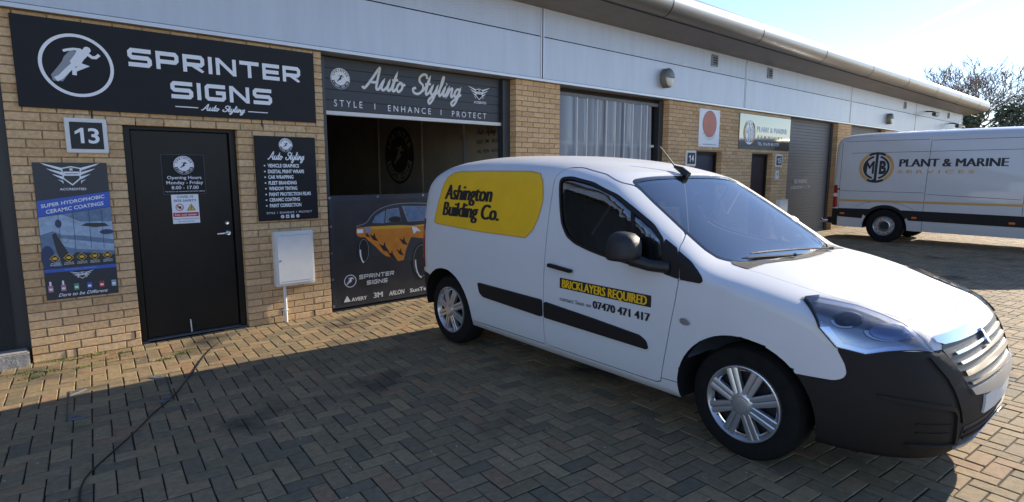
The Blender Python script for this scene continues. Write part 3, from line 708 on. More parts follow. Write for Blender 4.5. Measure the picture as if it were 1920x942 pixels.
# list sign
s, y = sign_panel('services_sign', 1.914, 2.536, 1.088, 1.950, -.004, .025, M['blacksign'], 'black panel listing vehicle graphics services beside the door', 'sign')
F = Flat(); badge(F, 2.222, 1.862, .07); script_words(F, 'lettering', 'white', 2.035, 2.41, 1.714, 1.748, wd=.3)
for t, x1, z in (('VEHICLE GRAPHICS', 2.35, 1.633), ('DIGITAL PRINT WRAPS', 2.40, 1.574), ('CAR WRAPPING', 2.285, 1.517), ('FLEET BRANDING', 2.316, 1.458), ('WINDOW TINTING', 2.32, 1.40), ('PAINT PROTECTION FILMS', 2.463, 1.341), ('CERAMIC COATING', 2.342, 1.284), ('PAINT CORRECTION', 2.354, 1.225)):
    F.text('lettering', 'white', t, 2.028, x1, z, z + .037, bold=.035); F.disc('bullet', 'white', 1.998, z + .018, .008, n=12)
F.text('lettering', 'white', 'STYLE  I  ENHANCE  I  PROTECT', 1.992, 2.466, 1.157, 1.177)
for k, x in enumerate((2.151, 2.203, 2.256, 2.311)):
    (F.disc('icon', 'white', x, 1.125, .018, n=20) if k in (0, 3) else F.rect('icon', 'white', x - .017, x + .017, 1.108, 1.142))
F.text('icon', 'black', 'f', 2.147, 2.156, 1.112, 1.136, 3, bold=.03); F.rect('icon', 'grey', 2.192, 2.214, 1.116, 1.134, 2); F.ring('icon', 'black', 2.256, 1.125, .007, .010, layer=2, n=16); F.line('icon', 'black', [(2.302, 1.125), (2.309, 1.118), (2.32, 1.133)], .004, 2)
F.build(s, facade(y))
# tall poster
s, y = sign_panel('poster', .172, .675, .518, 1.668, -.004, .006, M['dgrey'], 'tall blue and black car coatings poster on the brick pier', 'poster')
F = Flat(); wings(F, .424, 1.57, .40, .19, 'white', 'dgrey'); F.text('lettering', 'white', 'ACCREDITED', .335, .515, 1.437, 1.456, bold=.02)
F.poly('print', 'blue', [(.174, 1.222), (.674, 1.29), (.674, 1.42), (.174, 1.352)], 1)
F.text('lettering', 'white', 'SUPER HYDROPHOBIC', .20, .636, 1.293, 1.323, 3, bold=.02, tilt=.165); F.text('lettering', 'white', 'CERAMIC COATINGS', .228, .626, 1.245, 1.277, 3, bold=.02, tilt=.15)
F.poly('print', 'mblue', [(.174, .79), (.674, .79), (.674, 1.285), (.174, 1.218)], 1)
F.poly('print', 'lblue', [(.174, 1.07), (.26, 1.10), (.32, 1.06), (.45, 1.05), (.674, 1.0), (.674, 1.16), (.45, 1.17), (.33, 1.235), (.174, 1.215)], 2); F.poly('print', 'lblue', [(.28, 1.04), (.674, .96), (.674, .90), (.4, .94), (.28, .98)], 2)
for x in (.30, .40, .51, .60): F.line('print', 'dgrey', [(x, .93), (x + .005, 1.26)], .003, 4)
F.poly('print', 'dgrey', [(.45, 1.135), (.49, 1.155), (.62, 1.15), (.65, 1.12), (.55, 1.115)], 3); F.disc('print', 'navy', .30, 1.16, .035, 3, rx=.022); F.disc('print', 'navy', .63, 1.07, .022, 3, rx=.05)
F.poly('print', 'dgrey', [(.25, 1.07), (.275, 1.085), (.31, 1.0), (.36, .88), (.35, .80), (.30, .80), (.27, .93)], 3); F.disc('print', 'navy', .21, .88, .10, 3, rx=.045); F.ring('print', 'grey', .335, 1.02, .018, .026, layer=4); F.poly('print', 'dgrey', [(.174, .775), (.674, .775), (.674, .87), (.40, .91), (.30, .80), (.174, .80)], 2.5)
for k, (x, tx) in enumerate(((.253, 'ACID'), (.346, 'CHEMICAL'), (.436, 'UV RAYS'), (.527, 'BUG SPLAT'), (.619, 'CORROSION'))):
    for q, m_ in ((.036, 'ylw2'), (.031, 'black')): F.poly('icon', m_, [(x - q, .868), (x, .868 - q), (x + q, .868), (x, .868 + q)], 5 + (m_ == 'black'))
    F.disc('icon', 'ylw2', x, .868, .011, 7, n=12, rx=.017); F.text('lettering', 'white', tx, x - .032, x + .032, .822, .832, 5); F.text('lettering', 'white', 'RESISTANT', x - .035, x + .035, .808, .818, 5)
F.rect('print', 'blue', .174, .674, .752, .781, 3); F.text('lettering', 'lblue', 'ASK FOR DETAILS AND PRICING', .31, .53, .762, .773, 5)
wings(F, .426, .712, .17, .07, 'white', 'dgrey', 5)
for x, c in ((.205, 'pinkp'), (.29, 'pinkp'), (.379, 'green'), (.47, 'blue'), (.558, 'red'), (.646, 'lblue')):
    F.rect('bottle_print', c, x - .017, x + .017, .585, .64, 3); F.rect('bottle_print', 'white', x - .012, x + .012, .60, .618, 4); F.rect('bottle_print', 'dgrey' if c not in ('pinkp',) else 'white', x - .007, x + .007, .64, .675, 3)
F.text('lettering', 'white', 'Dare to be Different', .25, .598, .54, .568, 6, bold=.012, shear=.4); F.build(s, facade(y))
# door notices
s, y = sign_panel('opening_hours_notice', 1.106, 1.471, 1.378, 1.752, .0985, .003, M['blacksign'], 'black opening hours notice with white roundel on the black door', 'notice', ch=.0008)
F = Flat(); badge(F, 1.293, 1.652, .087)
F.text('lettering', 'white', 'Opening Hours', 1.146, 1.438, 1.521, 1.551, bold=.01); F.text('lettering', 'white', 'Monday - Friday', 1.136, 1.450, 1.473, 1.504, bold=.01); F.text('lettering', 'white', '8.00 - 17.00', 1.177, 1.407, 1.426, 1.457, bold=.01); F.text('lettering', 'white', 'If premises are unattended Call 01670 338425', 1.124, 1.461, 1.400, 1.410)
for P in ([(1.107, 1.379), (1.47, 1.379)], [(1.107, 1.751), (1.47, 1.751)], [(1.107, 1.379), (1.107, 1.751)], [(1.47, 1.379), (1.47, 1.751)]): F.line('edge_line', 'grey', P, .0012, 1)
F.build(s, facade(y))
s, y = sign_panel('site_safety_notice', 1.167, 1.399, 1.098, 1.375, .0985, .003, M['white'], 'small white site safety notice with red do not enter bar on the door', 'notice', ch=.0008)
F = Flat(); F.text('lettering', 'navy', 'COVID 19', 1.216, 1.352, 1.342, 1.364, bold=.01); F.text('lettering', 'navy', 'SITE SAFETY', 1.187, 1.380, 1.306, 1.327, bold=.01)
F.ring('symbol', 'red', 1.231, 1.254, .028, .034, layer=3); F.disc('symbol', 'black', 1.233, 1.252, .013); F.line('symbol', 'black', [(1.228, 1.252), (1.21, 1.262)], .006, 1.5); F.line('symbol', 'red', [(1.209, 1.276), (1.253, 1.232)], .005, 4)
F.poly('symbol', 'black', [(1.291, 1.220), (1.368, 1.220), (1.331, 1.286)], 1); F.poly('symbol', 'ylw2', [(1.299, 1.225), (1.36, 1.225), (1.331, 1.277)], 2); F.rect('symbol', 'black', 1.328, 1.334, 1.238, 1.262, 3); F.disc('symbol', 'black', 1.331, 1.231, .0035, 3, n=10)
F.rect('bar', 'red', 1.173, 1.391, 1.163, 1.203); F.text('lettering', 'white', 'Do not enter', 1.189, 1.375, 1.173, 1.193, bold=.012); F.text('lettering', 'navy', 'Please knock and wait', 1.178, 1.388, 1.137, 1.149); F.text('lettering', 'navy', 'for assistance', 1.213, 1.348, 1.114, 1.126); F.build(s, facade(y))
# lettering on the raised door header belongs to the building
F = Flat(); badge(F, 2.948, 2.628, .115); script_words(F, 'header_lettering', 'offwhite', 3.22, 4.625, 2.545, 2.655, wd=.27)
F.text('header_lettering', 'white', 'S T Y L E', 2.862, 3.208, 2.320, 2.392); F.text('header_lettering', 'white', 'E N H A N C E', 3.54, 4.149, 2.310, 2.382); F.text('header_lettering', 'white', 'P R O T E C T', 4.474, 5.043, 2.303, 2.374)
F.rect('header_lettering', 'white', 3.362, 3.372, 2.318, 2.386); F.rect('header_lettering', 'white', 4.298, 4.308, 2.310, 2.378); wings(F, 4.925, 2.632, .37, .175, 'white', 'blacksign'); F.text('header_lettering', 'white', 'ACCREDITED', 4.832, 5.047, 2.498, 2.528, bold=.02)
F.build(bld, facade(.1805))
# banner across the opening
NB = 44; V = []; F_ = []
bx0, bx1 = 2.672, 5.42
def bann(u, v): return .02 + .006 * math.sin(u * 5.1 + v * 2) * math.sin(v * 2.4) + .005 * math.sin(u * 11 - v * 6) * (v / 1.3)
for j in range(15):
    for i in range(NB + 1):
        u = bx0 + (bx1 - bx0) * i / NB; v = .04 + 1.285 * j / 14; V.append((u, bann(u, v), v))
for j in range(14):
    for i in range(NB): q = j * (NB + 1) + i; F_.append((q, q + 1, q + NB + 2, q + NB + 1))
ban = tag(obj('banner', mesh_of('banner', V, F_), M['banner'], smooth=60), 'black vinyl banner with orange car across the lower workshop opening', 'banner')
F = Flat(.0015)
bfn = lambda u, v, h: (u, bann(u, v) - h - .0015, v)
def dens(P, k=4):
    out = []
    for i in range(len(P)):
        a, b = P[i], P[(i + 1) % len(P)]
        out += [(a[0] + (b[0] - a[0]) * t / k, a[1] + (b[1] - a[1]) * t / k) for t in range(k)]
    return out
F.poly('car_print', 'dgrey', dens([(2.995, .965), (3.03, .99), (3.116, 1.0), (3.186, 1.075), (3.273, 1.14), (3.40, 1.184), (3.561, 1.205), (3.80, 1.205), (4.05, 1.175), (4.30, 1.06), (4.45, .99), (4.85, .93), (4.95, .85), (4.98, .55), (4.1, .45), (3.6, .50), (3.3, .60), (3.1, .60), (3.0, .80)]), 1)
F.poly('car_print', 'orange', dens([(2.99, .89), (3.0, .95), (3.17, .955), (3.60, .945), (3.74, .93), (4.2, .95), (4.75, .90), (4.88, .80), (4.6, .75), (4.2, .78), (4.0, .74), (3.72, .79), (3.645, .64), (3.606, .512), (3.523, .506), (3.50, .545), (3.364, .585), (3.302, .635), (3.24, .70), (3.167, .768), (3.10, .82), (3.005, .852)]), 2)
F.poly('car_print', 'amber', dens([(3.15, .952), (3.60, .943), (3.735, .93), (4.2, .95), (4.1, .92), (3.6, .905), (3.2, .92)]), 3)
for P in ([(3.195, .995), (3.353, .981), (3.37, 1.136), (3.24, 1.072)], [(3.369, .985), (3.588, 1.005), (3.555, 1.158), (3.388, 1.142)], [(3.678, .98), (4.2, .99), (3.98, 1.16), (3.60, 1.176)]): F.poly('car_print', 'grey', P, 3); F.poly('car_print', 'mblue', [(p[0] * .94 + .06 * sum(q[0] for q in P) / 4, p[1] * .94 + .06 * sum(q[1] for q in P) / 4) for p in P], 3.6)
F.disc('car_print', 'black', 3.50, 1.02, .035, 5, rx=.085); F.line('car_print', 'grey', smooth_pts([(2.995, .965), (3.116, 1.0), (3.186, 1.075), (3.273, 1.14), (3.40, 1.184), (3.561, 1.205), (3.80, 1.205), (4.05, 1.175), (4.30, 1.06)]), .008, 5)
for cx, cz, rx, rz in ((3.077, .68, .075, .155), (3.87, .48, .15, .235), (4.75, .62, .06, .12)):
    F.disc('car_print', 'black', cx, cz, rz, 4, rx=rx)
    F.line('car_print', 'white', [(cx + rx * .62 * math.cos(t), cz + rz * .92 * math.sin(t)) for t in [math.radians(a) for a in range(175, 271, 8)]], .016, 5)
    F.line('car_print', 'grey', [(cx + rx * .8 * math.cos(t), cz + rz * .85 * math.sin(t)) for t in [math.radians(a) for a in range(0, 360, 15)]], .005, 5, closed=True)
F.rect('car_print', 'white', 3.0, 3.075, .885, .93, 5); F.poly('car_print', 'grey', [(3.09, .95), (3.17, .95), (3.18, .90), (3.13, .86), (3.10, .90)], 5); F.poly('car_print', 'white', [(3.73, .92), (3.80, .905), (3.86, .85), (3.80, .86), (3.76, .82), (3.74, .88)], 5)
for cx, cz, s_ in ((3.20, .83, 1), (3.33, .70, 1.2), (3.60, .75, 1), (3.43, .60, 1), (3.55, .62, .9), (3.12, .86, .6)):   # flame licks
    F.poly('car_print', 'black', [(cx - .05 * s_, cz + .04 * s_), (cx, cz + .01 * s_), (cx + .02 * s_, cz + .05 * s_), (cx + .03 * s_, cz), (cx + .07 * s_, cz - .06 * s_), (cx + .0 * s_, cz - .035 * s_)], 5)
F.ring('emblem', 'white', 2.898, .338, .066, .074); runner(F, 'emblem', 'white', 2.898, .338, .072)
block_word(F, 'lettering', 'offwhite', 'SPRINTER', 3.005, 3.462, .345, .396, shear=.12); block_word(F, 'lettering', 'offwhite', 'SIGNS', 3.10, 3.37, .267, .317, shear=.12)
F.poly('lettering', 'offwhite', [(2.808, .098), (2.852, .172), (2.893, .098)], 2); F.text('lettering', 'offwhite', 'AVERY', 2.902, 3.10, .094, .138, bold=.03); F.text('lettering', 'offwhite', '3M', 3.183, 3.298, .097, .16, bold=0., dbl=.008); F.text('lettering', 'offwhite', 'ARLON', 3.388, 3.606, .094, .15, bold=.025, shear=.15); F.text('lettering', 'offwhite', 'SunTek', 3.682, 3.98, .094, .143, bold=.03)
F.line('hem', 'dgrey', [(2.70, .08), (2.70, 1.30)], .05, 1); F.line('hem', 'dgrey', [(2.70, 1.29), (5.40, 1.29)], .05, 1.4)
for x, z in [(2.69, .07), (2.69, .38), (2.69, .68), (2.69, .98), (2.69, 1.30), (3.28, 1.30), (3.9, 1.3), (4.5, 1.3), (5.1, 1.3)]: F.ring('eyelet', 'steel', x, z, .006, .013, layer=4, n=14)
F.build(ban, bfn, grid=.06)
# white meter box and conduit
s = tag(MB().bbox(2.035, 2.445, -.09, -.004, .395, .972, .006).build('meter_box', M['offwhite']), 'white meter box with conduit under the services sign', 'meter box')
MB().bbox(2.055, 2.425, -.102, -.0895, .42, .95, .004).build('meter_door', M['offwhite'], s); MB().lathe([(0, 0), (-.006, 0), (-.006, .01), (0, .012)], 'y', (2.08, -.1025, .67), 14).build('box_lock', M['grey'], s)
MB().tube([(2.13, -.035, .40), (2.13, -.035, .0)], .017, 10).build('conduit', M['offwhite'], s, smooth=50); MB().tube([(2.10, -.012, .13), (2.115, -.054, .13), (2.145, -.054, .13), (2.16, -.012, .13)], .006, 6).build('pipe_clip', M['offwhite'], s)
for z, dx in ((.445, .05), (.93, .05)): MB().box(2.035 + dx, 2.445 - dx, -.1035, -.102, z, z + .003).build('vent_line', M['grey'], s)
s = tag(MB().bbox(13.5, 13.96, -.09, -.004, .36, .93, .006).build('meter_box', M['offwhite']), 'white meter box low on the wall left of the closed grey shutter', 'meter box'); MB().bbox(13.52, 13.94, -.10, -.0895, .38, .91, .004).build('meter_door', M['offwhite'], s)
s = tag(MB().bbox(13.37, 13.53, -.03, -.004, 1.40, 1.605, .006).build('intercom', M['offwhite']), 'small white entry panel under the number 15 plate', 'intercom'); MB().box(13.42, 13.48, -.033, -.030, 1.49, 1.55).build('button', M['grey'], s)
# red disc sign and glossy sign further along
s, y = sign_panel('disc_sign', 10.08, 10.825, 2.062, 2.78, -.004, .012, M['white'], 'white sign with large faded red disc above door 14', 'sign')
F = Flat(.002); F.disc('disc', 'redsign', 10.45, 2.50, .247, 1, rx=.25); F.ring('disc', 'black', 10.45, 2.50, .247, .254, layer=1.5); F.arc_text('lettering', 'grey', 'KITCHENS', 10.45, 2.50, .27, 215, 320, .035, 2, inward=True)
F.text('lettering', 'black', 'www.kitchens.co.uk', 10.225, 10.72, 2.10, 2.127)
for x, z in ((10.13, 2.74), (10.78, 2.74), (10.13, 2.10), (10.78, 2.10)): F.disc('screw', 'grey', x, z, .01, n=10)
F.build(s, facade(y))
@held
def mtb_logo(F, cx, cz, r, inner, outer):
    F.ring('emblem', outer, cx, cz, r * .90, r * 1.0, 25, 65); F.ring('emblem', outer, cx, cz, r * .85, r * 1.04, -62, 62, 1); F.ring('emblem', outer, cx, cz, r * .85, r * 1.04, 118, 242, 1)
    F.ring('emblem', inner, cx, cz, r * .86, r * 1.02, 60, 120, 2); F.ring('emblem', inner, cx, cz, r * .86, r * 1.02, 240, 300, 2)
    F.rect('emblem', inner, cx - r * .08, cx + r * .08, cz - r * .8, cz + r * .95, 2.4); F.poly('emblem', inner, [(cx - r * .35, cz - r * .88), (cx + r * .08, cz - r * .7), (cx + r * .08, cz - r * .95)], 2.6)
    for s in (-1, 1): F.ring('emblem', inner, cx, cz, r * .66, r * .79, 90 - s * 15 if s > 0 else 105, 90 - s * 165 if s > 0 else 255, 3)
    F.text('emblem', inner, 'M', cx - r * .66, cx - r * .16, cz - r * .42, cz + r * .42, 3.4, bold=0., dbl=r * .05); F.text('emblem', inner, 'B', cx + r * .18, cx + r * .6, cz - r * .45, cz + r * .45, 3.4, bold=.05)
s, y = sign_panel('plant_marine_sign', 11.62, 14.0, 2.058, 2.785, -.004, .015, M['mtb'], 'glossy reflective grey sign with round letter emblem above door 15', 'sign')
F = Flat(.002); mtb_logo(F, 12.05, 2.41, .25, 'white', 'gold'); F.text('lettering', 'white', 'PLANT & MARINE', 12.38, 13.83, 2.436, 2.55, bold=0., dbl=.014); F.text('lettering', 'gold', 'S E R V I C E S', 12.41, 13.63, 2.30, 2.36, bold=.01); F.text('lettering', 'white', 'TEL: 01670 851777', 12.42, 13.45, 2.153, 2.215, bold=.01); F.build(s, facade(y))

# ================================================================ vehicles: lofted shells
def pchip(xs, ys):
    xs = np.array(xs, float); ys = np.array(ys, float); h = np.diff(xs); d = np.diff(ys) / h
    m = np.zeros(len(xs)); m[0] = d[0]; m[-1] = d[-1]
    for i in range(1, len(xs) - 1):
        if d[i - 1] * d[i] > 0:
            w1 = 2 * h[i] + h[i - 1]; w2 = h[i] + 2 * h[i - 1]; m[i] = (w1 + w2) / (w1 / d[i - 1] + w2 / d[i])
    def f(x):
        x = min(max(float(x), xs[0]), xs[-1]); i = min(max(int(np.searchsorted(xs, x, side='right')) - 1, 0), len(xs) - 2)
        t = (x - xs[i]) / h[i]; t2 = t * t; t3 = t2 * t
        return (2 * t3 - 3 * t2 + 1) * ys[i] + (t3 - 2 * t2 + t) * h[i] * m[i] + (-2 * t3 + 3 * t2) * ys[i + 1] + (t3 - t2) * h[i] * m[i + 1]
    return f
def loft(zt, zb, wz, pn, nose, prr, tail, zsd, nexp, xs, nl=16, nu=18):
    rings = []
    for x in xs:
        top = zt(x); bot = min(zb(x), top - .02); zs = max(top - zsd(x), bot + .3 * (top - bot)); n = nexp(x)
        hw = lambda z: wz(z) * pn(max(nose(z) - x, 0)) * prr(max(x - tail, 0))
        pts = []
        for k in range(nl):
            z = bot + (zs - bot) * k / nl; pts.append((hw(z), z))
        for k in range(nu + 1):
            a = math.pi / 2 * k / nu; c = max(math.cos(a), 0) ** (2 / n); s = math.sin(a) ** (2 / n)
            z = zs + (top - zs) * s; pts.append((hw(zs + (z - zs) * .9) * c if k < nu else 0., z))
        rings.append(pts)
    m = len(rings[0]); V = []; F = []; full = 2 * m - 1
    for x, pts in zip(xs, rings):
        V += [(x, -y, z) for (y, z) in pts] + [(x, y, z) for (y, z) in pts[-2::-1]]
    for i in range(len(xs) - 1):
        for j in range(full - 1):
            a = i * full + j; F.append((a, a + full, a + full + 1, a + 1))
        a = i * full; F.append((a + full - 1, a + 2 * full - 1, a + full, a))
    F.append(tuple(range(full))); e = (len(xs) - 1) * full; F.append(tuple(reversed(range(e, e + full))))
    return V, F
def closed_mesh(V, F):
    me = mesh_of('s', V, F); bm = bmesh.new(); bm.from_mesh(me); bmesh.ops.remove_doubles(bm, verts=bm.verts[:], dist=1e-5)
    bmesh.ops.recalc_face_normals(bm, faces=bm.faces[:])
    if bm.calc_volume(signed=True) < 0: bmesh.ops.reverse_faces(bm, faces=bm.faces[:])
    bm.to_mesh(me); bm.free(); return me
def boolean(me, cut, op):
    a = bpy.data.objects.new('a', me); b = bpy.data.objects.new('b', cut); COL.objects.link(a); COL.objects.link(b)
    md = a.modifiers.new('b', 'BOOLEAN'); md.object = b; md.operation = op; md.solver = 'EXACT'
    bpy.context.view_layer.update()
    out = bpy.data.meshes.new_from_object(a.evaluated_get(bpy.context.evaluated_depsgraph_get()))
    bpy.data.objects.remove(a); bpy.data.objects.remove(b); return out
class Shell:
    def __init__(s, V, F):
        s.me = closed_mesh(V, F); s.V = [v.co.copy() for v in s.me.vertices]; s.N = [v.normal.copy() for v in s.me.vertices]; s.F = [tuple(p.vertices) for p in s.me.polygons]
        s.bvh = BVHTree.FromPolygons(s.V, s.F)
    def normal_at(s, p):
        loc, nr, idx, d = s.bvh.find_nearest(p); f = s.F[idx]
        if len(f) > 6: return nr, nr, d
        ws = [(1 / ((s.V[i] - loc).length + 1e-4), i) for i in f]; n = Vector()
        for w_, i in ws: n += s.N[i] * w_
        return n.normalized(), nr, d
    def fix_normals(s, me):
        """smooth shading of the uncut surface on all faces that lie on it"""
        me.shade_smooth(); ln = [None] * len(me.loops); cache = {}
        for p in me.polygons:
            pn = p.normal.copy()
            for li in p.loop_indices:
                vi = me.loops[li].vertex_index
                if vi not in cache: cache[vi] = s.normal_at(me.vertices[vi].co)
                n, nr, d = cache[vi]
                ln[li] = n if (d < .004 and n.dot(pn) > .8) else pn
        me.normals_split_custom_set([tuple(n) for n in ln])
    def conform(s, V2, F2, o, ax, ay, d, off, grid=.05, wall=None):
        """flat shape (u,v,h) -> laid on the shell by rays along d; wall adds a rim of that depth"""
        bm = bmesh.new(); vs_ = [bm.verts.new((v[0], v[1], v[2] if len(v) > 2 else 0)) for v in V2]
        for f in F2:
            try: bm.faces.new([vs_[i] for i in f])
            except ValueError: pass
        xs = [v[0] for v in V2]; ys = [v[1] for v in V2]
        for lo, hi, nrm in ((min(xs), max(xs), (1, 0, 0)), (min(ys), max(ys), (0, 1, 0))):
            k = math.ceil(lo / grid) if grid else 1
            while grid and k * grid < hi:
                bmesh.ops.bisect_plane(bm, geom=bm.verts[:] + bm.edges[:] + bm.faces[:], plane_co=(k * grid * nrm[0], k * grid * nrm[1], 0), plane_no=nrm, dist=1e-6); k += 1
        bm.verts.index_update(); dn = Vector(d).normalized(); low = {}
        last = None
        for v in bm.verts:
            org = Vector(o) + Vector(ax) * v.co.x + Vector(ay) * v.co.y; h = v.co.z
            hit = s.bvh.ray_cast(org - dn * 4, dn)
            if hit[0] is None:
                loc, nr, idx, dd = s.bvh.find_nearest(org); p = loc
            else: p = hit[0]
            n = s.normal_at(p)[0]; v.co = p + n * (off + h); low[v.index] = p - n * (wall or 0)
        if wall is not None:
            be = [e for e in bm.edges if e.is_boundary]; mp = {}
            for e in be:
                for v in e.verts:
                    if v not in mp: mp[v] = bm.verts.new(low[v.index])
            for e in be:
                a, b = e.verts
                try: bm.faces.new((a, b, mp[b], mp[a]))
                except ValueError: pass
        bmesh.ops.recalc_face_normals(bm, faces=bm.faces[:]) if wall is not None else None
        if wall is None:
            bm.normal_update()
            for f in bm.faces:
                if f.normal.dot(dn) > 0: f.normal_flip()
        me = bpy.data.meshes.new('patch'); bm.to_mesh(me); bm.free(); return me
    def patch(s, pts, d, off, grid=.05, wall=None):
        """outline given as 3D points, seen along d"""
        dn = Vector(d).normalized(); up = Vector((0, 0, 1)) if abs(dn.z) < .9 else Vector((1, 0, 0)); ax = dn.cross(up).normalized(); ay = ax.cross(dn)
        P = [(Vector(p).dot(ax), Vector(p).dot(ay)) for p in pts]
        tri = tessellate_polygon([[Vector((p[0], p[1], 0)) for p in P]])
        return s.conform(P, [tuple(t) for t in tri], (0, 0, 0), ax, ay, dn, off, grid, wall)
    def flat(s, F, parent, side=-1, off=.0):
        """lay a Flat artwork (u = along, v = up) on the side"""
        for (part, m, _), (V, Fc) in F.d.items():
            me = s.conform(V, Fc, (0, 0, 0), (1, 0, 0), (0, 0, 1), (0, -side, 0), off, .04)
            obj(part, me, M[m], parent, True, 60)
def mirror_pts(P): return [(p[0], -p[1], p[2]) for p in P]
def round_poly(P, r=.03, k=4):
    out = []; n = len(P)
    for i in range(n):
        a, b, c = Vector(P[i - 1][:2]), Vector(P[i][:2]), Vector(P[(i + 1) % n][:2]); d1 = (a - b); d2 = (c - b)
        t = min(r, d1.length * .45, d2.length * .45); p0 = b + d1.normalized() * t; p2 = b + d2.normalized() * t
        for j in range(k + 1):
            q = j / k; out.append(tuple((1 - q) ** 2 * p0 + 2 * q * (1 - q) * b + q * q * p2))
    return out
def offset_poly(P, d):
    """grow (d>0) a polygon"""
    n = len(P); A = sum(P[i][0] * P[(i + 1) % n][1] - P[(i + 1) % n][0] * P[i][1] for i in range(n)); sg = 1 if A > 0 else -1; out = []
    for i in range(n):
        a, b, c = Vector(P[i - 1][:2]), Vector(P[i][:2]), Vector(P[(i + 1) % n][:2]); d1 = (b - a).normalized(); d2 = (c - b).normalized()
        n1 = Vector((d1.y, -d1.x)); n2 = Vector((d2.y, -d2.x)); m = (n1 + n2).normalized(); out.append(tuple(b + m * (sg * d / max(.4, m.dot(n1)))))
    return out
def prism_y(P, y0, y1): return MB().prism(P, lambda u, v: (u, y0, v), lambda u, v: (u, y1, v)).mesh()
def prism_z(P, z0, z1): return MB().prism(P, lambda u, v: (u, v, z0), lambda u, v: (u, v, z1)).mesh()
def ring_on(sh, P, Pin, d, parent, name, m, off, proj):
    """band between two outlines with equal point counts, laid on the shell"""
    n = len(P); V = [(p[0], p[1]) for p in P] + [(p[0], p[1]) for p in Pin]; F = [(i, (i + 1) % n, n + (i + 1) % n, n + i) for i in range(n)]
    o, ax, ay = proj
    return obj(name, sh.conform(V, F, o, ax, ay, d, off, .025), m, parent, True, 60)
def seam(sh, pts, parent, name='gap_shade_strip', side=-1, wd=.005):  # dark strip laid on the skin paints the shade of an uncut gap
    V, F = ribbon(pts, wd); obj(name, sh.conform([(v[0], v[1]) for v in V], F, (0, 0, 0), (1, 0, 0), (0, 0, 1), (0, -side, 0), .0008, .08), M['dark'], parent, True)

# ================================================================ the small white panel van
VS = 1.045
van = empty('panel_van', (3.82524, -4.71126, 0), math.atan2(-.9998571, -.01690509), 'small white panel van with yellow building firm graphics parked nose out', 'van')
van.scale = (VS,) * 3
zt = pchip([-3.16, -3.14, -3.10, -3.03, -2.9, -2.4, -2.0, -1.6, -1.3, -1.05, -.95, -.88, -.6, -.35, -.23, -.15, 0, .3, .55, .66, .72, .77, .81, .855, .885, .9], [1.42, 1.50, 1.555, 1.60, 1.632, 1.66, 1.655, 1.63, 1.59, 1.53, 1.493, 1.45, 1.275, 1.115, 1.043, 1.022, 1.0, .935, .87, .838, .80, .75, .69, .60, .54, .47])
zb = pchip([-3.16, -3.0, -2.2, 0, .6, .78, .85, .88, .9], [.33, .27, .25, .235, .225, .23, .26, .33, .45])
wz = pchip([.2, .25, .35, .55, .75, .95, 1.1, 1.2, 1.5, 1.7], [.82, .85, .88, .9, .907, .9, .882, .865, .80, .745])
pn = pchip([0, .012, .035, .095, .225, .375, .575, .9, 5], [0, .22, .43, .665, .83, .915, .965, 1, 1])
nose = pchip([.2, .3, .45, .6, .7, .8, .9, 1.05, 2], [.86, .885, .9, .875, .84, .79, .76, .76, .76])
prr = pchip([0, .01, .05, .12, .3, .8, 9], [.90, .925, .955, .975, .99, 1, 1])
zsd = pchip([-3.2, -3.0, -1.2, -.9, -.3, -.1, .5, .7, .9], [.2, .22, .19, .14, .115, .11, .12, .1, .03])
nexp = pchip([-3.2, -1.8, -1.2, -.9, -.3, .1, .7, .9], [2.7, 2.8, 3.1, 3.3, 3.3, 2.9, 2.6, 2.2])
xs = np.unique(np.round(np.concatenate([[-3.16, -3.15, -3.13, -3.10, -3.05], np.arange(-2.97, -1.1, .09), np.arange(-1.08, .5, .045), .9 - .4 * np.linspace(1, 0, 26) ** 1.7]), 4))
SH = Shell(*loft(zt, zb, wz, pn, nose, prr, -3.16, zsd, nexp, xs, 20, 22))
cxs = np.linspace(-1.75, -.02, 40)
cav = closed_mesh(*loft(lambda x: zt(x) - .05 - (.02 if x > -.95 else 0), lambda x: .48, lambda z: wz(z) - .05, pn, nose, prr, -3.16, zsd, nexp, cxs, 12, 14))
body = boolean(SH.me, cav, 'DIFFERENCE')
AR = .372
arch = MB()
for ax_ in (0., -2.735):
    for s in (-1, 1):
        arch.prism([(ax_ + AR * math.cos(2 * math.pi * k / 48), .318 + AR * math.sin(2 * math.pi * k / 48)) for k in range(48)], lambda u, v: (u, s * .60, v), lambda u, v: (u, s * 1.2, v))
body = boolean(body, arch.mesh(), 'DIFFERENCE')
WIN = round_poly([(-1.41, 1.483), (-1.32, 1.489), (-1.113, 1.453), (-.904, 1.386), (-.759, 1.307), (-.60, 1.215), (-.50, 1.135), (-.478, 1.05), (-.458, .968), (-.531, .963), (-.70, .975), (-.868, .992), (-1.037, 1.02), (-1.18, 1.055), (-1.26, 1.095), (-1.323, 1.175), (-1.36, 1.28), (-1.393, 1.40)], .03, 3)
body = boolean(body, prism_y(WIN, -1.2, 1.2), 'DIFFERENCE')
WS0 = [(-.965, 0), (-.962, -.38), (-.955, -.585), (-.925, -.632), (-.727, -.672), (-.52, -.70), (-.335, -.715), (-.26, -.69), (-.215, -.64), (-.15, -.52), (-.11, -.3), (-.10, 0)]
WS = round_poly(WS0[:-1] + [(-.10, 0)] + [(p[0], -p[1]) for p in WS0[-2:0:-1]], .02, 2)
body = boolean(body, prism_z(WS, .93, 1.9), 'DIFFERENCE')
DOOR = round_poly([(-1.462, 1.50), (-1.44, 1.553), (-1.34, 1.552), (-1.113, 1.507), (-.904, 1.44), (-.745, 1.355), (-.55, 1.24), (-.43, 1.13), (-.385, 1.05), (-.372, .93), (-.388, .796), (-.44, .52), (-.486, .305), (-.52, .292), (-1.44, .297), (-1.475, .325), (-1.460, .64), (-1.452, 1.0), (-1.458, 1.337)], .03, 3)
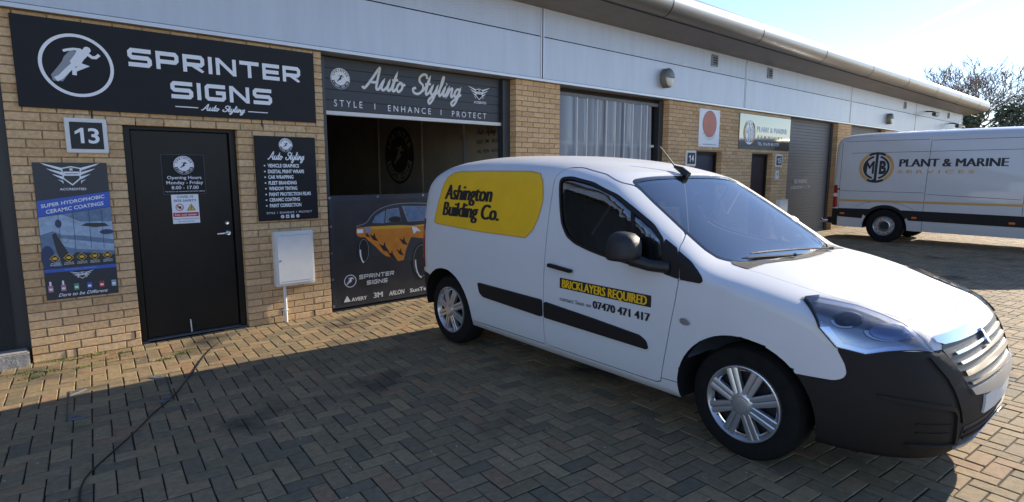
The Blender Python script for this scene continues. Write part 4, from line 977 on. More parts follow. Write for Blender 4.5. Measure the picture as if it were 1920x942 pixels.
doors = []
for s in (-1, 1):
    dm = boolean(body, prism_y(offset_poly(DOOR, -.003), s * .55, s * 1.2), 'INTERSECT'); body = boolean(body, prism_y(offset_poly(DOOR, .003), s * .55, s * 1.2), 'DIFFERENCE'); doors.append(dm)
HD = [(.676, 0), (.672, -.15), (.655, -.33), (.615, -.50), (.50, -.555), (.40, -.58), (.25, -.625), (.05, -.655), (-.10, -.66), (-.10, -.45), (-.06, -.2), (-.05, 0)]
HOOD = HD + [(p[0], -p[1]) for p in HD[-2:0:-1]]
hood = boolean(body, prism_z(offset_poly(HOOD, -.002), .72, 1.3), 'INTERSECT'); body = boolean(body, prism_z(offset_poly(HOOD, .002), .72, 1.3), 'DIFFERENCE')
BUMP = [(.1, .1), (.1, .56), (.235, .562), (.44, .568), (.475, .585), (.487, .61), (.478, .65), (.430, .735), (.543, .715), (.615, .735), (.745, .725), (.80, .715), (1.3, .70), (1.3, .1)]
BUMP = BUMP[:2] + round_poly(BUMP, .035, 4)[10:-10] + BUMP[-2:]
bump = boolean(body, prism_y(BUMP, -1.2, 1.2), 'INTERSECT'); body = boolean(body, prism_y(offset_poly(BUMP, .002), -1.2, 1.2), 'DIFFERENCE')
RB = [(-3.6, .1), (-3.6, .625), (-3.05, .612), (-2.98, .60), (-2.90, .585), (-2.90, .1)]
rbump = boolean(body, prism_y(RB, -1.2, 1.2), 'INTERSECT'); body = boolean(body, prism_y(offset_poly(RB, .002), -1.2, 1.2), 'DIFFERENCE')
for me in [body, hood, bump, rbump] + doors: SH.fix_normals(me)
def arch_liner(me, paint, axles, R_, zc):
    me.materials.clear(); me.materials.append(paint); me.materials.append(M['black'])
    for p in me.polygons:
        c = p.center
        if abs(c.y) > .55 and any(math.hypot(c.x - a, c.z - zc) < R_ + .002 for a in axles) and c.z > .1: p.material_index = 1
        else: p.material_index = 0
arch_liner(body, M['paint'], (0., -2.735), AR, .318); arch_liner(bump, M['plastic'], (0., -2.735), AR, .318)
obj('body', body, None, van, True); obj('bonnet', hood, M['paint'], van, True); obj('front_bumper', bump, None, van, True); obj('rear_bumper', rbump, M['plastic'], van, True)
for s, dm in zip((-1, 1), doors):
    d = obj('door', dm, M['paint'], van, True)
    yd = (0, -s, 0)
    g = obj('window_pane', SH.conform([(p[0], p[1]) for p in offset_poly(WIN, .012)], [tuple(t) for t in tessellate_polygon([[Vector((p[0], p[1], 0)) for p in offset_poly(WIN, .012)]])], (0, 0, 0), (1, 0, 0), (0, 0, 1), yd, -.006, .05), M['sideglass'], d, True, 60)
    ring_on(SH, offset_poly(WIN, .003), offset_poly(WIN, -.016), yd, d, 'window_seal', M['plastic'], .004, ((0, 0, 0), (1, 0, 0), (0, 0, 1)))
    seamV = SH.patch([(-.775, s * .85, 1.32), (-.745, s * .85, 1.30), (-.636, s * .9, .97), (-.668, s * .9, .972)], yd, .0, .05, .01); obj('quarterlight_bar', seamV, M['plastic'], d, True)
    V3 = [(p[0], s * .9, p[1]) for p in round_poly([(-.50, 1.145), (-.415, 1.095), (-.376, 1.03), (-.371, .935), (-.475, .953), (-.457, .965), (-.478, 1.05)], .012, 3)]
    obj('mirror_sail', SH.patch(V3, yd, .006, .04, .004), M['plastic'], d, True, 50)
    V3 = [(p[0], s * .9, p[1]) for p in round_poly([(-.408, 1.088), (-.32, 1.035), (-.235, .968), (-.222, .945), (-.237, .931), (-.364, .934), (-.372, 1.02)], .014, 3)]
    obj('corner_trim', SH.patch(V3, yd, .006, .04, .004), M['plastic'], van, True, 50)
    # mouldings
    V3 = [(p[0], s * .9, p[1]) for p in round_poly([(-1.447, .622), (-1.447, .508), (-.56, .487), (-.575, .535), (-.625, .562), (-1.0, .592)], .016, 4)]
    obj('side_moulding', SH.patch(V3, yd, .016, .06, .006), M['plastic'], d, True, 40)
    V3 = [(p[0], s * .9, p[1]) for p in round_poly([(-2.222, .643), (-2.20, .560), (-2.15, .535), (-1.473, .508), (-1.473, .63)], .016, 4)]
    obj('side_moulding', SH.patch(V3, yd, .016, .06, .006), M['plastic'], van, True, 40)
    # handle
    V3 = [(p[0], s * .9, p[1]) for p in round_poly([(-1.395, .902), (-1.395, .876), (-1.175, .862), (-1.17, .884)], .012, 4)]
    hm = SH.patch(V3, yd, .034, .04, -.012); obj('door_handle', hm, M['plastic'], d, True, 40)
    V3 = [(-1.26 + .058 * math.cos(t), s * .9, .892 + .04 * math.sin(t)) for t in [2 * math.pi * k / 24 for k in range(24)]]
    obj('handle_recess', SH.patch(V3, yd, .0006, .04), mat('recess_paint', (.62, .63, .66), .5) if s < 0 else bpy.data.materials['recess_paint'], d, True)
    # mirror
    def mir(u, v, w_): return (-.66 + u, s * (1.02 + v), 1.07 + w_)
    mh = MB(); prof = [(-.105, -.01), (-.11, .09), (-.085, .135), (-.03, .15), (.05, .145), (.10, .10), (.115, .02), (.115, -.06), (-.06, -.065), (-.10, -.045)]
    rings_ = []
    for k, (xo, sc) in enumerate(((-.075, .90), (-.055, .99), (-.02, 1.0), (.03, .95), (.065, .78), (.085, .5), (.092, .2))):
        sc *= .80; rings_.append([(-.66 + xo, s * (1.015 + p[0] * sc), 1.065 + p[1] * sc) for p in round_poly(prof, .03, 3)])
    n = len(rings_[0]); V = [p for r_ in rings_ for p in r_]; Fq = [(i * n + k, i * n + (k + 1) % n, (i + 1) * n + (k + 1) % n, (i + 1) * n + k) for i in range(6) for k in range(n)] + [tuple(range(n - 1, -1, -1)), tuple(range(6 * n, 7 * n))]
    mm = MB().add(V, Fq); mr = mm.build('door_mirror', M['mirrorpl'], van, True, 50)
    MB().add([(-.737, s * (1.015 + p[0] * .65), 1.066 + p[1] * .65) for p in prof], [tuple(range(len(prof)))]).build('mirror_glass', M['mirror'], mr, True)
    MB().tube([(-.44, s * .89, .99), (-.54, s * .94, .995), (-.64, s * .985, 1.025)], [.035, .033, .04], 10).build('mirror_arm', M['mirrorpl'], mr, True, 60)
    # repeater, seams
    V3 = [(-.317 + .03 * math.cos(t), s * .9, .706 + .017 * math.sin(t)) for t in [2 * math.pi * k / 20 for k in range(20)]]
    obj('side_repeater', SH.patch(V3, yd, .007, .04, .003), M['lampglass'], van, True, 40); V3 = [(-.317 + .036 * math.cos(t), s * .9, .706 + .021 * math.sin(t)) for t in [2 * math.pi * k / 20 for k in range(20)]]
    obj('repeater_base', SH.patch(V3, yd, .002, .04), M['trimsilver'], van, True)
    seam(SH, [(-.372, .93), (-.30, .95)], van, side=s, wd=.004); seam(SH, [(-.486, .33), (-.36, .335)], van, side=s, wd=.004)
    seam(SH, [(-2.335, .298), (-1.48, .299)], van, side=s, wd=.005)
    V3 = [(p[0], s * .88, p[1]) for p in [(-2.34, .262), (-2.34, .285), (-.375, .285), (-.375, .258)]]
    # tail lamp
    V3 = [(p[0], s * .85, p[1]) for p in round_poly([(-3.155, 1.10), (-3.075, 1.10), (-3.065, .66), (-3.155, .64)], .015, 3)]
    obj('tail_lamp', SH.patch(V3, yd, .006, .04, .004), M['redlamp'], van, True, 40)
    # headlamp
    HLP = [(.238, -.754, .908), (.285, -.69, .918), (.426, -.585, .885), (.53, -.56, .857), (.615, -.553, .827), (.701, -.560, .774), (.742, -.58, .724), (.68, -.66, .735), (.615, -.741, .732), (.543, -.794, .712), (.437, -.834, .728), (.361, -.844, .807)]
    P = HLP if s < 0 else mirror_pts(HLP); hd = (-.55, -s * .72, -.42)
    hb = obj('headlamp', SH.patch(P, hd, .001, .015), mat('lamp_bowl', (.40, .42, .46), .2, metal=.7) if s < 0 else bpy.data.materials['lamp_bowl'], van, True, 60)
    cN = Vector((sum(p[0] for p in P), sum(p[1] for p in P), sum(p[2] for p in P))) / len(P)
    obj('lamp_lens', SH.patch([tuple(cN + (Vector(p) - cN) * .985) for p in P], hd, .018, .02, .0), M['lampglass'], hb, True, 50)
    dn_ = Vector(hd).normalized(); ex = dn_.cross(Vector((0, 0, 1))).normalized() * (-s); ey = Vector((0, 0, 1)); 
    def oval(c, rx, rz, tilt=0): return [tuple(cN + ex * (c[0] + rx * math.cos(t) + tilt * rz * math.sin(t)) + ey * (c[1] + rz * math.sin(t))) for t in [2 * math.pi * k / 24 for k in range(24)]]
    for (c, rx, rz, m_, of) in (((.07, -.022), .115, .052, 'chrome', .003), ((.075, -.024), .100, .044, 'lampblue', .005), ((-.10, .035), .072, .052, 'chrome', .003), ((-.10, .035), .058, .042, 'black', .0045), ((-.095, .03), .032, .026, 'chrome', .006)):
        obj('reflector', SH.patch(oval(c, rx, rz, .5), hd, of * 1.6 + .001, .015), M[m_], hb, True, 60)
    tri_ = [HLP[i] for i in (11, 10, 9, 8, 7, 6)]; tri_ = tri_ if s < 0 else mirror_pts(tri_); up_ = [tuple(Vector(p) + (cN - Vector(p)) * .16) for p in reversed(tri_)]
    obj('indicator_strip', SH.patch(tri_ + up_, hd, .008, .02), M['lampblue'], hb, True, 60)
    n = len(P); dk = [tuple(cN + (Vector(p) - cN) * 1.035) for p in P]; dn = Vector(hd).normalized(); ax = dn.cross(Vector((0, 0, 1))).normalized(); ay = ax.cross(dn)
    q = lambda L: [(Vector(p).dot(ax), Vector(p).dot(ay)) for p in L]
    ring_on(SH, q(dk), q([tuple(cN + (Vector(p) - cN) * .985) for p in P]), hd, hb, 'lamp_seal', M['black'], .0035, ((0, 0, 0), ax, ay))
    # lower corner of the bumper: raised fog panel with slots
    FG = [(.60, -.787, .540), (.72, -.68, .522), (.822, -.55, .492), (.838, -.515, .465), (.842, -.505, .44), (.842, -.455, .285), (.836, -.475, .285), (.834, -.515, .44), (.828, -.535, .462), (.812, -.565, .474), (.72, -.68, .500), (.61, -.778, .525)]
    P = FG if s < 0 else mirror_pts(FG); fd = (-.75, -s * .66, 0)
    fp = obj('fog_ledge', SH.patch(P, fd, .012, .03, .004), M['plastic'], van, True, 35)
    CK = [(.735, -.612, .705), (.766, -.590, .662), (.798, -.553, .608), (.818, -.527, .56), (.842, -.490, .47), (.846, -.452, .39), (.868, -.345, .385), (.862, -.385, .50), (.835, -.43, .565), (.800, -.475, .655), (.770, -.515, .705)]
    obj('bumper_cheek', SH.patch(CK if s < 0 else mirror_pts(CK), (-.85, -s * .5, 0), .009, .03, .004), M['plastic'], van, True, 30)
    for k, (z, a) in enumerate(((.405, 0), (.362, .01))):
        L = [(.72 + a, -.675, z + .012), (.82, -.53, z - .004), (.82, -.53, z - .010), (.72 + a, -.675, z + .004)]
        obj('slot', SH.patch(L if s < 0 else mirror_pts(L), fd, .006, .03, .003), M['plastic'], fp, True)
    L = [(.70, -.70, .318), (.75, -.65, .318), (.83, -.49, .295), (.825, -.5, .282), (.72, -.68, .292)]
    obj('ledge', SH.patch(L if s < 0 else mirror_pts(L), fd, .016, .03, .004), M['plastic'], fp, True, 40)
# windscreen, black edge band, cowl
wp = offset_poly(WS, .014); zd = (0, 0, -1)
obj('windscreen', SH.conform(wp, [tuple(t) for t in tessellate_polygon([[Vector((p[0], p[1], 0)) for p in wp]])], (0, 0, 0), (1, 0, 0), (0, 1, 0), zd, -.006, .05), M['windshield'], van, True, 60)
ring_on(SH, offset_poly(WS, .006), offset_poly(WS, -.035), zd, van, 'screen_band', M['frit'], -.0035, ((0, 0, 0), (1, 0, 0), (0, 1, 0)))
CO = [(-.105, 0), (-.115, -.3), (-.155, -.52), (-.215, -.635), (-.19, -.66), (-.105, -.655), (-.105, -.45), (-.065, -.2), (-.055, 0)]; CO = CO + [(p[0], -p[1]) for p in CO[-2:0:-1]]
obj('cowl', SH.patch([(p[0], p[1], 1.0) for p in CO], zd, .003, .05, .004), M['plastic'], van, True, 40)
for a, b, c in (((-.08, .40), (-.16, .05), (-.215, -.42)), ((-.09, -.12), (-.13, -.3), (-.19, -.56))):
    pts = []
    for q in smooth_pts([a, b, c], 5):
        h = SH.bvh.ray_cast(Vector((q[0], q[1], 3)), Vector((0, 0, -1))); pts.append(h[0] + Vector((0, 0, .018)))
    MB().tube(pts, [.012] + [.007] * (len(pts) - 2) + [.004], 6).build('wiper', M['black'], van, True)
# front: nose panel, grille, bars, plate, lower intake
fx = (-1, 0, 0)
def fr(P, off, m, name, parent=van, grid=.04, wall=.004): return obj(name, SH.patch([(1., y, z) for y, z in P], fx, off, grid, wall), M[m], parent, True, 40)
def sym(P): return P + [(-y, z) for y, z in reversed(P)]
seamP = sym([(.0, .842), (-.3, .838), (-.5, .832)])
gr = fr(sym([(-.47, .742), (-.50, .725), (-.465, .645), (-.40, .545), (-.36, .515)]), .002, 'black', 'grille')
fr(sym([(-.50, .772), (-.515, .752), (-.47, .738), (-.30, .732), (-.12, .728)]), .012, 'chrome', 'grille_surround', gr)
for z, hw_, t in ((.695, .43, .012), (.655, .43, .012), (.610, .42, .024), (.563, .39, .013)):
    fr(sym([(-hw_, z + t * .5), (-hw_ + .01, z - t * .5), (-.2, z - t * .62), (-.2 + .001, z - t * .62)])[:3] + [(hw_ - .01, z - t * .5), (hw_, z + t * .5), (.2, z + t * .38), (-.2, z + t * .38)], .014, 'chrome', 'grille_bar', gr)
fr(sym([(-.41, .545), (-.38, .512), (-.2, .492), (-.1, .489)])[:], .018, 'trimsilver', 'bumper_blade', van)
bz = []
fr([(0, .735), (.016, .722), (.012, .708), (.028, .70), (.016, .685), (.024, .67), (0, .665), (-.016, .68), (-.008, .692), (-.024, .70), (-.012, .715), (-.02, .727)], .022, 'chrome', 'emblem', gr, .03)
pl = fr([(-.25, .485), (-.25, .395), (.25, .395), (.25, .485)], .01, 'plate', 'number_plate', van, .05, .0)
lo = fr(sym([(-.42, .365), (-.43, .28), (-.2, .272)]), .003, 'black', 'lower_intake')
for z in (.335, .305): fr([(-.41, z + .006), (-.41, z - .006), (.41, z - .006), (.41, z + .006)], .010, 'plastic', 'intake_bar', lo)
fr(sym([(-.44, .272), (-.45, .258), (-.2, .248)]), .012, 'trimsilver', 'lower_lip')
# roof aerial
h = SH.bvh.ray_cast(Vector((-.985, 0, 3)), Vector((0, 0, -1)))[0]
ae = MB().tube([h + Vector((.06, 0, -.01)), h + Vector((.0, 0, .03)), h + Vector((-.06, 0, .055))], [.026, .024, .01], 10).build('aerial_base', M['black'], van, True, 60)
MB().tube([h + Vector((-.05, 0, .05)), h + Vector((-.19, 0, .20))], [.006, .0045], 6).build('aerial_rod', M['black'], ae, True)
for yy in (-.0,):
    pass
# graphics on the visible side
F = Flat(.003, .0008)
YP = [(-2.908, 1.086), (-2.88, 1.24), (-2.843, 1.394), (-2.80, 1.47), (-2.74, 1.508), (-2.655, 1.522), (-2.25, 1.527), (-1.74, 1.524), (-1.63, 1.508), (-1.575, 1.46), (-1.55, 1.38), (-1.538, 1.317), (-1.56, 1.20), (-1.60, 1.115), (-1.67, 1.052), (-2.2, 1.052), (-2.86, 1.072)]
F.poly('yellow_panel', 'yellow', YP, 0)
F.line('panel_edge', 'gold', YP, .008, 1, closed=True)
F.text('lettering', 'black', 'Ashington', -2.785, -2.135, 1.288, 1.41, 2, bold=0., shear=.06, dbl=.022); F.text('lettering', 'black', 'Building Co.', -2.785, -2.015, 1.150, 1.265, 2, bold=0., shear=.06, dbl=.022)
F.rect('black_strip', 'black', -1.295, -.545, .744, .814, 0)
F.text('lettering', 'yellow', 'BRICKLAYERS REQUIRED', -1.273, -.579, .752, .806, 2, bold=0., dbl=.007); F.text('lettering', 'black', 'contact Sean on', -1.295, -1.011, .657, .684, 1, bold=.0); F.text('lettering', 'black', '07470 471 417', -.995, -.556, .658, .706, 1, bold=0., dbl=.008)
SH.flat(F, van, -1)
# wheels
def make_wheel(x, s, r, spokes, parent, y0, wd, trim='trimsilver', name='wheel', rimr=.66):
    wh = empty(name, (x, s * y0, r)); setp(wh, parent, True)
    rr = r * rimr
    tp = [(-wd / 2, rr), (-wd / 2 - .006, rr + .02), (-wd / 2 - .008, (rr + r) / 2), (-wd / 2 + .004, r - .02), (-wd / 2 + .03, r - .003), (0, r), (wd / 2 - .03, r - .003), (wd / 2 - .004, r - .02), (wd / 2 + .008, (rr + r) / 2), (wd / 2 + .006, rr + .02), (wd / 2, rr)]
    mb = MB().lathe([(p[0], p[1]) for p in tp], 'y', (0, 0, 0), 56); mb.build('tyre', M['rubber'], wh, True, 35)
    o = s * wd / 2
    MB().lathe([(o - s * .002, rr + .006), (o + s * .004, rr - .004), (o - s * .012, rr - .014), (o - s * .05, rr - .02), (o - s * .052, 0)], 'y', (0, 0, 0), 56).build('rim_back', M['dark'], wh, True, 40)
    return wh, o, rr
def trim_wheel(x, s):
    wh, o, rr = make_wheel(x, s, .312, 8, van, .735, .185)
    MB().lathe([(o - s * .02, rr - .0), (o + s * .012, rr - .002), (o + s * .014, rr - .008), (o + s * .004, rr - .016), (o - s * .014, rr - .028)], 'y', (0, 0, 0), 56).build('trim_ring', M['trimsilver'], wh, True, 40)
    MB().lathe([(o - s * .014, rr - .028), (o - s * .016, rr - .034)], 'y', (0, 0, 0), 56).build('inner_ring', M['chrome'], wh, True, 40)
    for k in range(8):
        t = 2 * math.pi * (k + .5) / 8; c, sn = math.cos(t), math.sin(t); mb = MB()
        for lane in (-1, 1):
            P = []
            for (rad, half, dep) in ((.055, .013, .018), (rr - .008, .0165, .008)):
                for e, hgt in ((-half, dep - .004), (-half * .3, dep), (half * .6, dep), (half, dep - .003)):
                    tv = lane * (half + .0012) + e; P.append((rad * c - tv * sn, o + s * hgt, rad * sn + tv * c))
                for e in (half, -half):
                    tv = lane * (half + .0012) + e; P.append((rad * c - tv * sn, o + s * (dep - .03), rad * sn + tv * c))
            mb.add(P, [(i, (i + 1) % 6, 6 + (i + 1) % 6, 6 + i) for i in range(6)])
        mb.build('trim_spoke', M['trimsilver'], wh, True, 25)
    MB().lathe([(o - s * .01, .072), (o + s * .012, .066), (o + s * .02, .052), (o + s * .021, .044), (o + s * .027, .041), (o + s * .029, .03), (o + s * .029, 0)], 'y', (0, 0, 0), 40).build('hub_cap', M['trimsilver'], wh, True, 25)
    for k in range(16):
        t = 2 * math.pi * (k + .5 + (.18 if k % 2 else -.18)) / 16; rad = rr - .024
        MB().lathe([(o - s * .004, 0), (o - s * .004, .004), (o - s * .012, .005)], 'y', (rad * math.cos(t), 0, rad * math.sin(t)), 8).build('trim_stud', M['chrome'], wh, True)
for x in (0., -2.735):
    for s in (-1, 1): trim_wheel(x, s)
# underside, axle, exhaust
MB().bbox(-2.9, .45, -.56, .56, .20, .27, .02).build('underbody', M['black'], van, True)
MB().tube([(-2.735, -.66, .31), (-2.735, .66, .31)], .035, 8).tube([(0, -.66, .31), (0, .66, .31)], .03, 8).build('axles', M['black'], van, True)
MB().tube([(-2.3, .3, .2), (-3.1, .3, .22)], .03, 10).build('exhaust_pipe', M['steel'], van, True)
# cabin
MB().bbox(-.62, -.06, -.74, .74, .62, .93, .05).bbox(-.50, -.04, -.66, .66, .90, .965, .03).build('dashboard', M['dash'], van, True, 40)
MB().bbox(-1.72, -1.66, -.70, .70, .5, 1.5, .01).build('bulkhead', M['intdark'], van, True)
for s in (-1, 1):
    st = MB().bbox(-1.28, -.80, s * .36 - .24, s * .36 + .24, .55, .72, .05).build('seat_cushion', M['seat'], van, True, 40)
    V = MB().bbox(-.06, .06, -.23, .23, 0, .58, .05)
    V.V = [(-1.30 + p[0] - .22 * p[2], s * .36 + p[1], .70 + p[2]) for p in V.V]; V.build('seat_back', M['seat'], st, True, 40)
    MB().bbox(-1.52, -1.42, s * .36 - .12, s * .36 + .12, 1.27, 1.43, .04).build('headrest', M['seat'], st, True, 40)
    MB().tube([(-.99, s * .67, 1.40), (-1.2, s * .70, 1.1)], .008, 6).build('seat_belt', M['cloth'], van, True)
c = Vector((-.76, -.36, .95)); axs = Vector((-.85, 0, .5)).normalized(); e1 = Vector((0, 1, 0)); e2 = axs.cross(e1)
MB().tube([c + (e1 * math.cos(t) + e2 * math.sin(t)) * .18 for t in [2 * math.pi * k / 28 for k in range(29)]], .016, 8).tube([c - e1 * .17, c + e1 * .17], .02, 6).tube([c, c - axs * .3], .03, 8).build('steering_wheel', M['black'], van, True, 60)
MB().bbox(-.80, -.77, -.12, .12, 1.30, 1.37, .012).build('interior_mirror', M['black'], van, True, 40)
MB().bbox(-.36, -.30, -.50, -.30, .962, .972, .004).bbox(-.42, -.3, .1, .28, .965, .975, .004).build('papers', M['cloth'], van, True)

# ================================================================ the big white van behind
spr = empty('high_roof_van', (15.76, -1.88, 0), -math.pi / 2 , 'large white high roof van with plant and marine lettering parked behind the small van', 'van')
# local x forward (world -y), origin at rear axle
zt2 = pchip([-1.12, -1.10, -1.05, -.95, -.7, 0, 1.5, 2.6, 3.0, 3.3, 3.6, 4.05, 4.15, 4.5, 4.75, 4.82], [2.30, 2.37, 2.42, 2.45, 2.47, 2.49, 2.49, 2.48, 2.42, 2.28, 1.95, 1.35, 1.27, 1.12, .95, .7])
zb2 = pchip([-1.12, -1.0, 0, 4.3, 4.7, 4.82], [.34, .31, .30, .28, .3, .5]); wz2 = pchip([.25, .35, .6, 1.0, 1.5, 2.0, 2.3, 2.5], [.94, .975, .99, .995, .975, .93, .89, .85])
pn2 = pchip([0, .02, .06, .15, .3, .5, .9, 9], [0, .3, .55, .75, .87, .94, 1, 1]); nose2 = pchip([.2, .5, .7, 1.0, 1.3, 3], [4.8, 4.82, 4.82, 4.75, 4.7, 4.7]); prr2 = pchip([0, .01, .05, .12, .3, .8, 12], [.93, .95, .97, .983, .993, 1, 1])
xs2 = np.unique(np.round(np.concatenate([[-1.12, -1.11, -1.09, -1.05, -1.0], np.arange(-.9, 2.7, .2), np.arange(2.7, 4.4, .1), 4.82 - .42 * np.linspace(1, 0, 18) ** 1.7]), 4))
S2 = Shell(*loft(zt2, zb2, wz2, pn2, nose2, prr2, -1.12, pchip([-1.2, 3, 4, 4.8], [.2, .22, .15, .05]), pchip([-1.2, 5], [3.0, 2.6]), xs2, 18, 18))
ar2 = MB()
for ax_ in (0., 3.66):
    for s in (-1, 1): ar2.prism([(ax_ + .44 * math.cos(2 * math.pi * k / 40), .34 + .44 * math.sin(2 * math.pi * k / 40)) for k in range(40)], lambda u, v: (u, s * .62, v), lambda u, v: (u, s * 1.3, v))
b2 = boolean(S2.me, ar2.mesh(), 'DIFFERENCE'); S2.fix_normals(b2); arch_liner(b2, M['vanpaint'], (0., 3.66), .44, .34); obj('body', b2, None, spr, True)
for s in (-1, 1):
    yd = (0, -s, 0)
    def side(P, off, m, name, wall=.004, parent=spr, r=.02): return obj(name, S2.patch([(p[0], s * 1., p[1]) for p in round_poly(P, r, 3)], yd, off, .12, wall), M[m], parent, True, 40)
    side([(-.975, .73), (-.975, .66), (-.975, .54), (-.45, .52), (-.44, .60), (-.25, .74)], .014, 'plastic', 'side_moulding'); side([(.25, .74), (.44, .60), (.45, .525), (3.2, .50), (3.2, .715)], .014, 'plastic', 'side_moulding')
    arc = [(.44 * math.cos(t), .34 + .44 * math.sin(t)) for t in [math.radians(a) for a in range(28, 153, 8)]]; arco = [(p[0] * 1.14, .34 + (p[1] - .34) * 1.14) for p in arc]
    nA = len(arc); obj('arch_trim', S2.conform(arc + arco, [(i, i + 1, nA + i + 1, nA + i) for i in range(nA - 1)], (0, 0, 0), (1, 0, 0), (0, 0, 1), yd, .012, .1, .006), M['plastic'], spr, True, 40)
    side([(-1.098, 1.27), (-1.02, 1.27), (-.985, .76), (-1.098, .74)], .008, 'redlamp', 'tail_lamp'); side([(-1.096, 1.08), (-1.008, 1.08), (-1.0, 1.0), (-1.096, 1.0)], .0095, 'offwhite', 'lamp_band', -.004)
    for x, z in ((-.87, .615), (.57, .59), (2.2, .58)): side([(x - .05, z - .02), (x + .05, z - .02), (x + .05, z + .02), (x - .05, z + .02)], .022, 'amberlamp', 'side_marker', -.01, r=.018)
    for P in ([(.735, 2.40), (.735, 1.9), (.72, 1.0), (.715, .74)], [(.715, .52), (.715, .31)], [(2.33, 2.30), (2.33, 1.0), (2.33, .74)], [(-1.0, 2.32), (-.98, 1.6), (-.965, .74)], [(-.96, 1.14), (.7, 1.13)], [(.75, 1.10), (2.3, 1.04)], [(-.78, 2.0), (2.25, 2.015)], [(.76, 2.24), (2.3, 2.24)], [(-.95, 2.27), (.7, 2.26)]): seam(S2, P, spr, side=s, wd=.008)
    seam(S2, smooth_pts([(-.60, .78), (-.45, .86), (-.2, .905), (.1, .905), (.35, .85), (.55, .75)], 4), spr, side=s, wd=.006)
    side([(-.965, .943), (-.965, .893), (2.33, .905), (2.33, .955)], .0015, 'gold', 'stripe', None, r=.001)
    side([(2.55, 1.95), (2.55, 1.25), (3.75, 1.2), (3.62, 1.5), (3.2, 1.98)], .004, 'black', 'cab_window')
    side([(-1.02, 1.20), (-.96, 1.20), (-.96, 1.15), (-1.02, 1.15)], .001, 'black', 'lock', None)
    side([(-1.1, .72), (-1.1, .33), (-.98, .33), (-.98, .72)], .012, 'plastic', 'rear_bumper')
obj('windscreen', S2.patch([(3.3, -.7, 2), (3.25, 0, 2), (3.3, .7, 2), (4.0, .82, 1.4), (4.07, 0, 1.4), (4.0, -.82, 1.4)], (-.7, 0, -.7), .004, .1), M['black'], spr, True, 50)
F = Flat(.002, .001); mtb_logo(F, -.25, 1.672, .335, 'black', 'gold')
F.text('lettering', 'black', 'PLANT & MARINE', .19, 2.02, 1.688, 1.85, 1, bold=0., dbl=.022); F.text('lettering', 'gold', 'S E R V I C E S', .175, 1.52, 1.545, 1.612, 1, bold=.02); S2.flat(F, spr, -1)
MB().bbox(-1.25, -1.08, -.9, .9, .36, .5, .02).build('rear_step', M['plastic'], spr, True); MB().tube([(-1.2, -.93, .42), (-1.3, -.99, .42), (-1.33, -1.02, .45)], .03, 8).build('step_end', M['chrome'], spr, True)
MB().bbox(-.9, 4.4, -.6, .6, .3, .42, .02).tube([(0, -.8, .37), (0, .8, .37)], .05, 8).build('underbody', M['black'], spr, True)
for x in (0., 3.66):
    for s in (-1, 1):
        wh, o, rr = make_wheel(x, s, .372, 0, spr, .86, .22, rimr=.60)
        MB().lathe([(o - s * .01, rr), (o + s * .004, rr - .006), (o - s * .012, rr - .02), (o - s * .035, rr - .035), (o - s * .035, .135), (o - s * .01, .125), (o - s * .004, .105), (o - s * .02, .09), (o - s * .03, 0)], 'y', (0, 0, 0), 44).build('steel_rim', M['steel'], wh, True, 35)
        MB().lathe([(o - s * .018, .088), (o + s * .004, .08), (o + s * .006, 0)], 'y', (0, 0, 0), 30).build('hub_cap', M['dark'], wh, True, 40)
        for k in range(12):
            t = 2 * math.pi * k / 12; MB().lathe([(o - s * .0335, 0), (o - s * .0335, .013)], 'y', (.168 * math.cos(t), 0, .168 * math.sin(t)), 10).build('rim_hole', M['dark'], wh, True)

# ================================================================ small things on the ground
cb = [(1.755, .04), (1.72, -.03), (1.565, -.197), (1.42, -.35), (1.294, -.513), (1.19, -.70), (1.097, -.892), (1.0, -1.12), (.881, -1.356), (.788, -1.555), (.70, -1.70), (.609, -1.829), (.45, -2.107), (.287, -2.36), (.173, -2.561), (.132, -2.798), (.16, -3.05)]
tag(MB().tube([(x, y, .007) for x, y in smooth_pts(cb, 4)], .0048, 8).build('cable', M['cable'], smooth=60), 'thin black cable trailing from the door across the paving', 'cable')
mh = empty('manhole_cover', (.52, -1.3, .0), 0, 'recessed manhole cover with triangular metal corner plates in the paving', 'manhole cover')
for k, (x, y, a) in enumerate(((.215, -1.0, 0), (.80, -1.05, -90), (.745, -1.66, 180), (.165, -1.61, 90))):
    t = math.radians(a) + PROT; c_, s_ = math.cos(t), math.sin(t); L = .10; P = [(0, 0), (L * c_, L * s_), (L * s_, -L * c_)]
    P = [(x + p[0], y + p[1]) for p in P]; cp = MB().prism(P, lambda u, v: (u, v, -.004), lambda u, v: (u, v, .0075)).build('corner_plate', M['galv'], mh)
    cx, cy = sum(p[0] for p in P) / 3, sum(p[1] for p in P) / 3; MB().add([(cx - .018, cy - .006, .0085), (cx + .018, cy + .001, .0085), (cx + .016, cy + .009, .0085), (cx - .018, cy + .003, .0085)], [(0, 1, 2, 3)]).build('key_slot', M['dark'], cp)
corners = [(.205, -.99), (.81, -1.045), (.755, -1.67), (.155, -1.62)]
mb = MB()
for i in range(4):
    a, b = corners[i], corners[(i + 1) % 4]; V, Fc = ribbon([a, b], .006); mb.add([(v[0], v[1], .004) for v in V], Fc)
mb.build('steel_edge', M['darkframe'], mh)
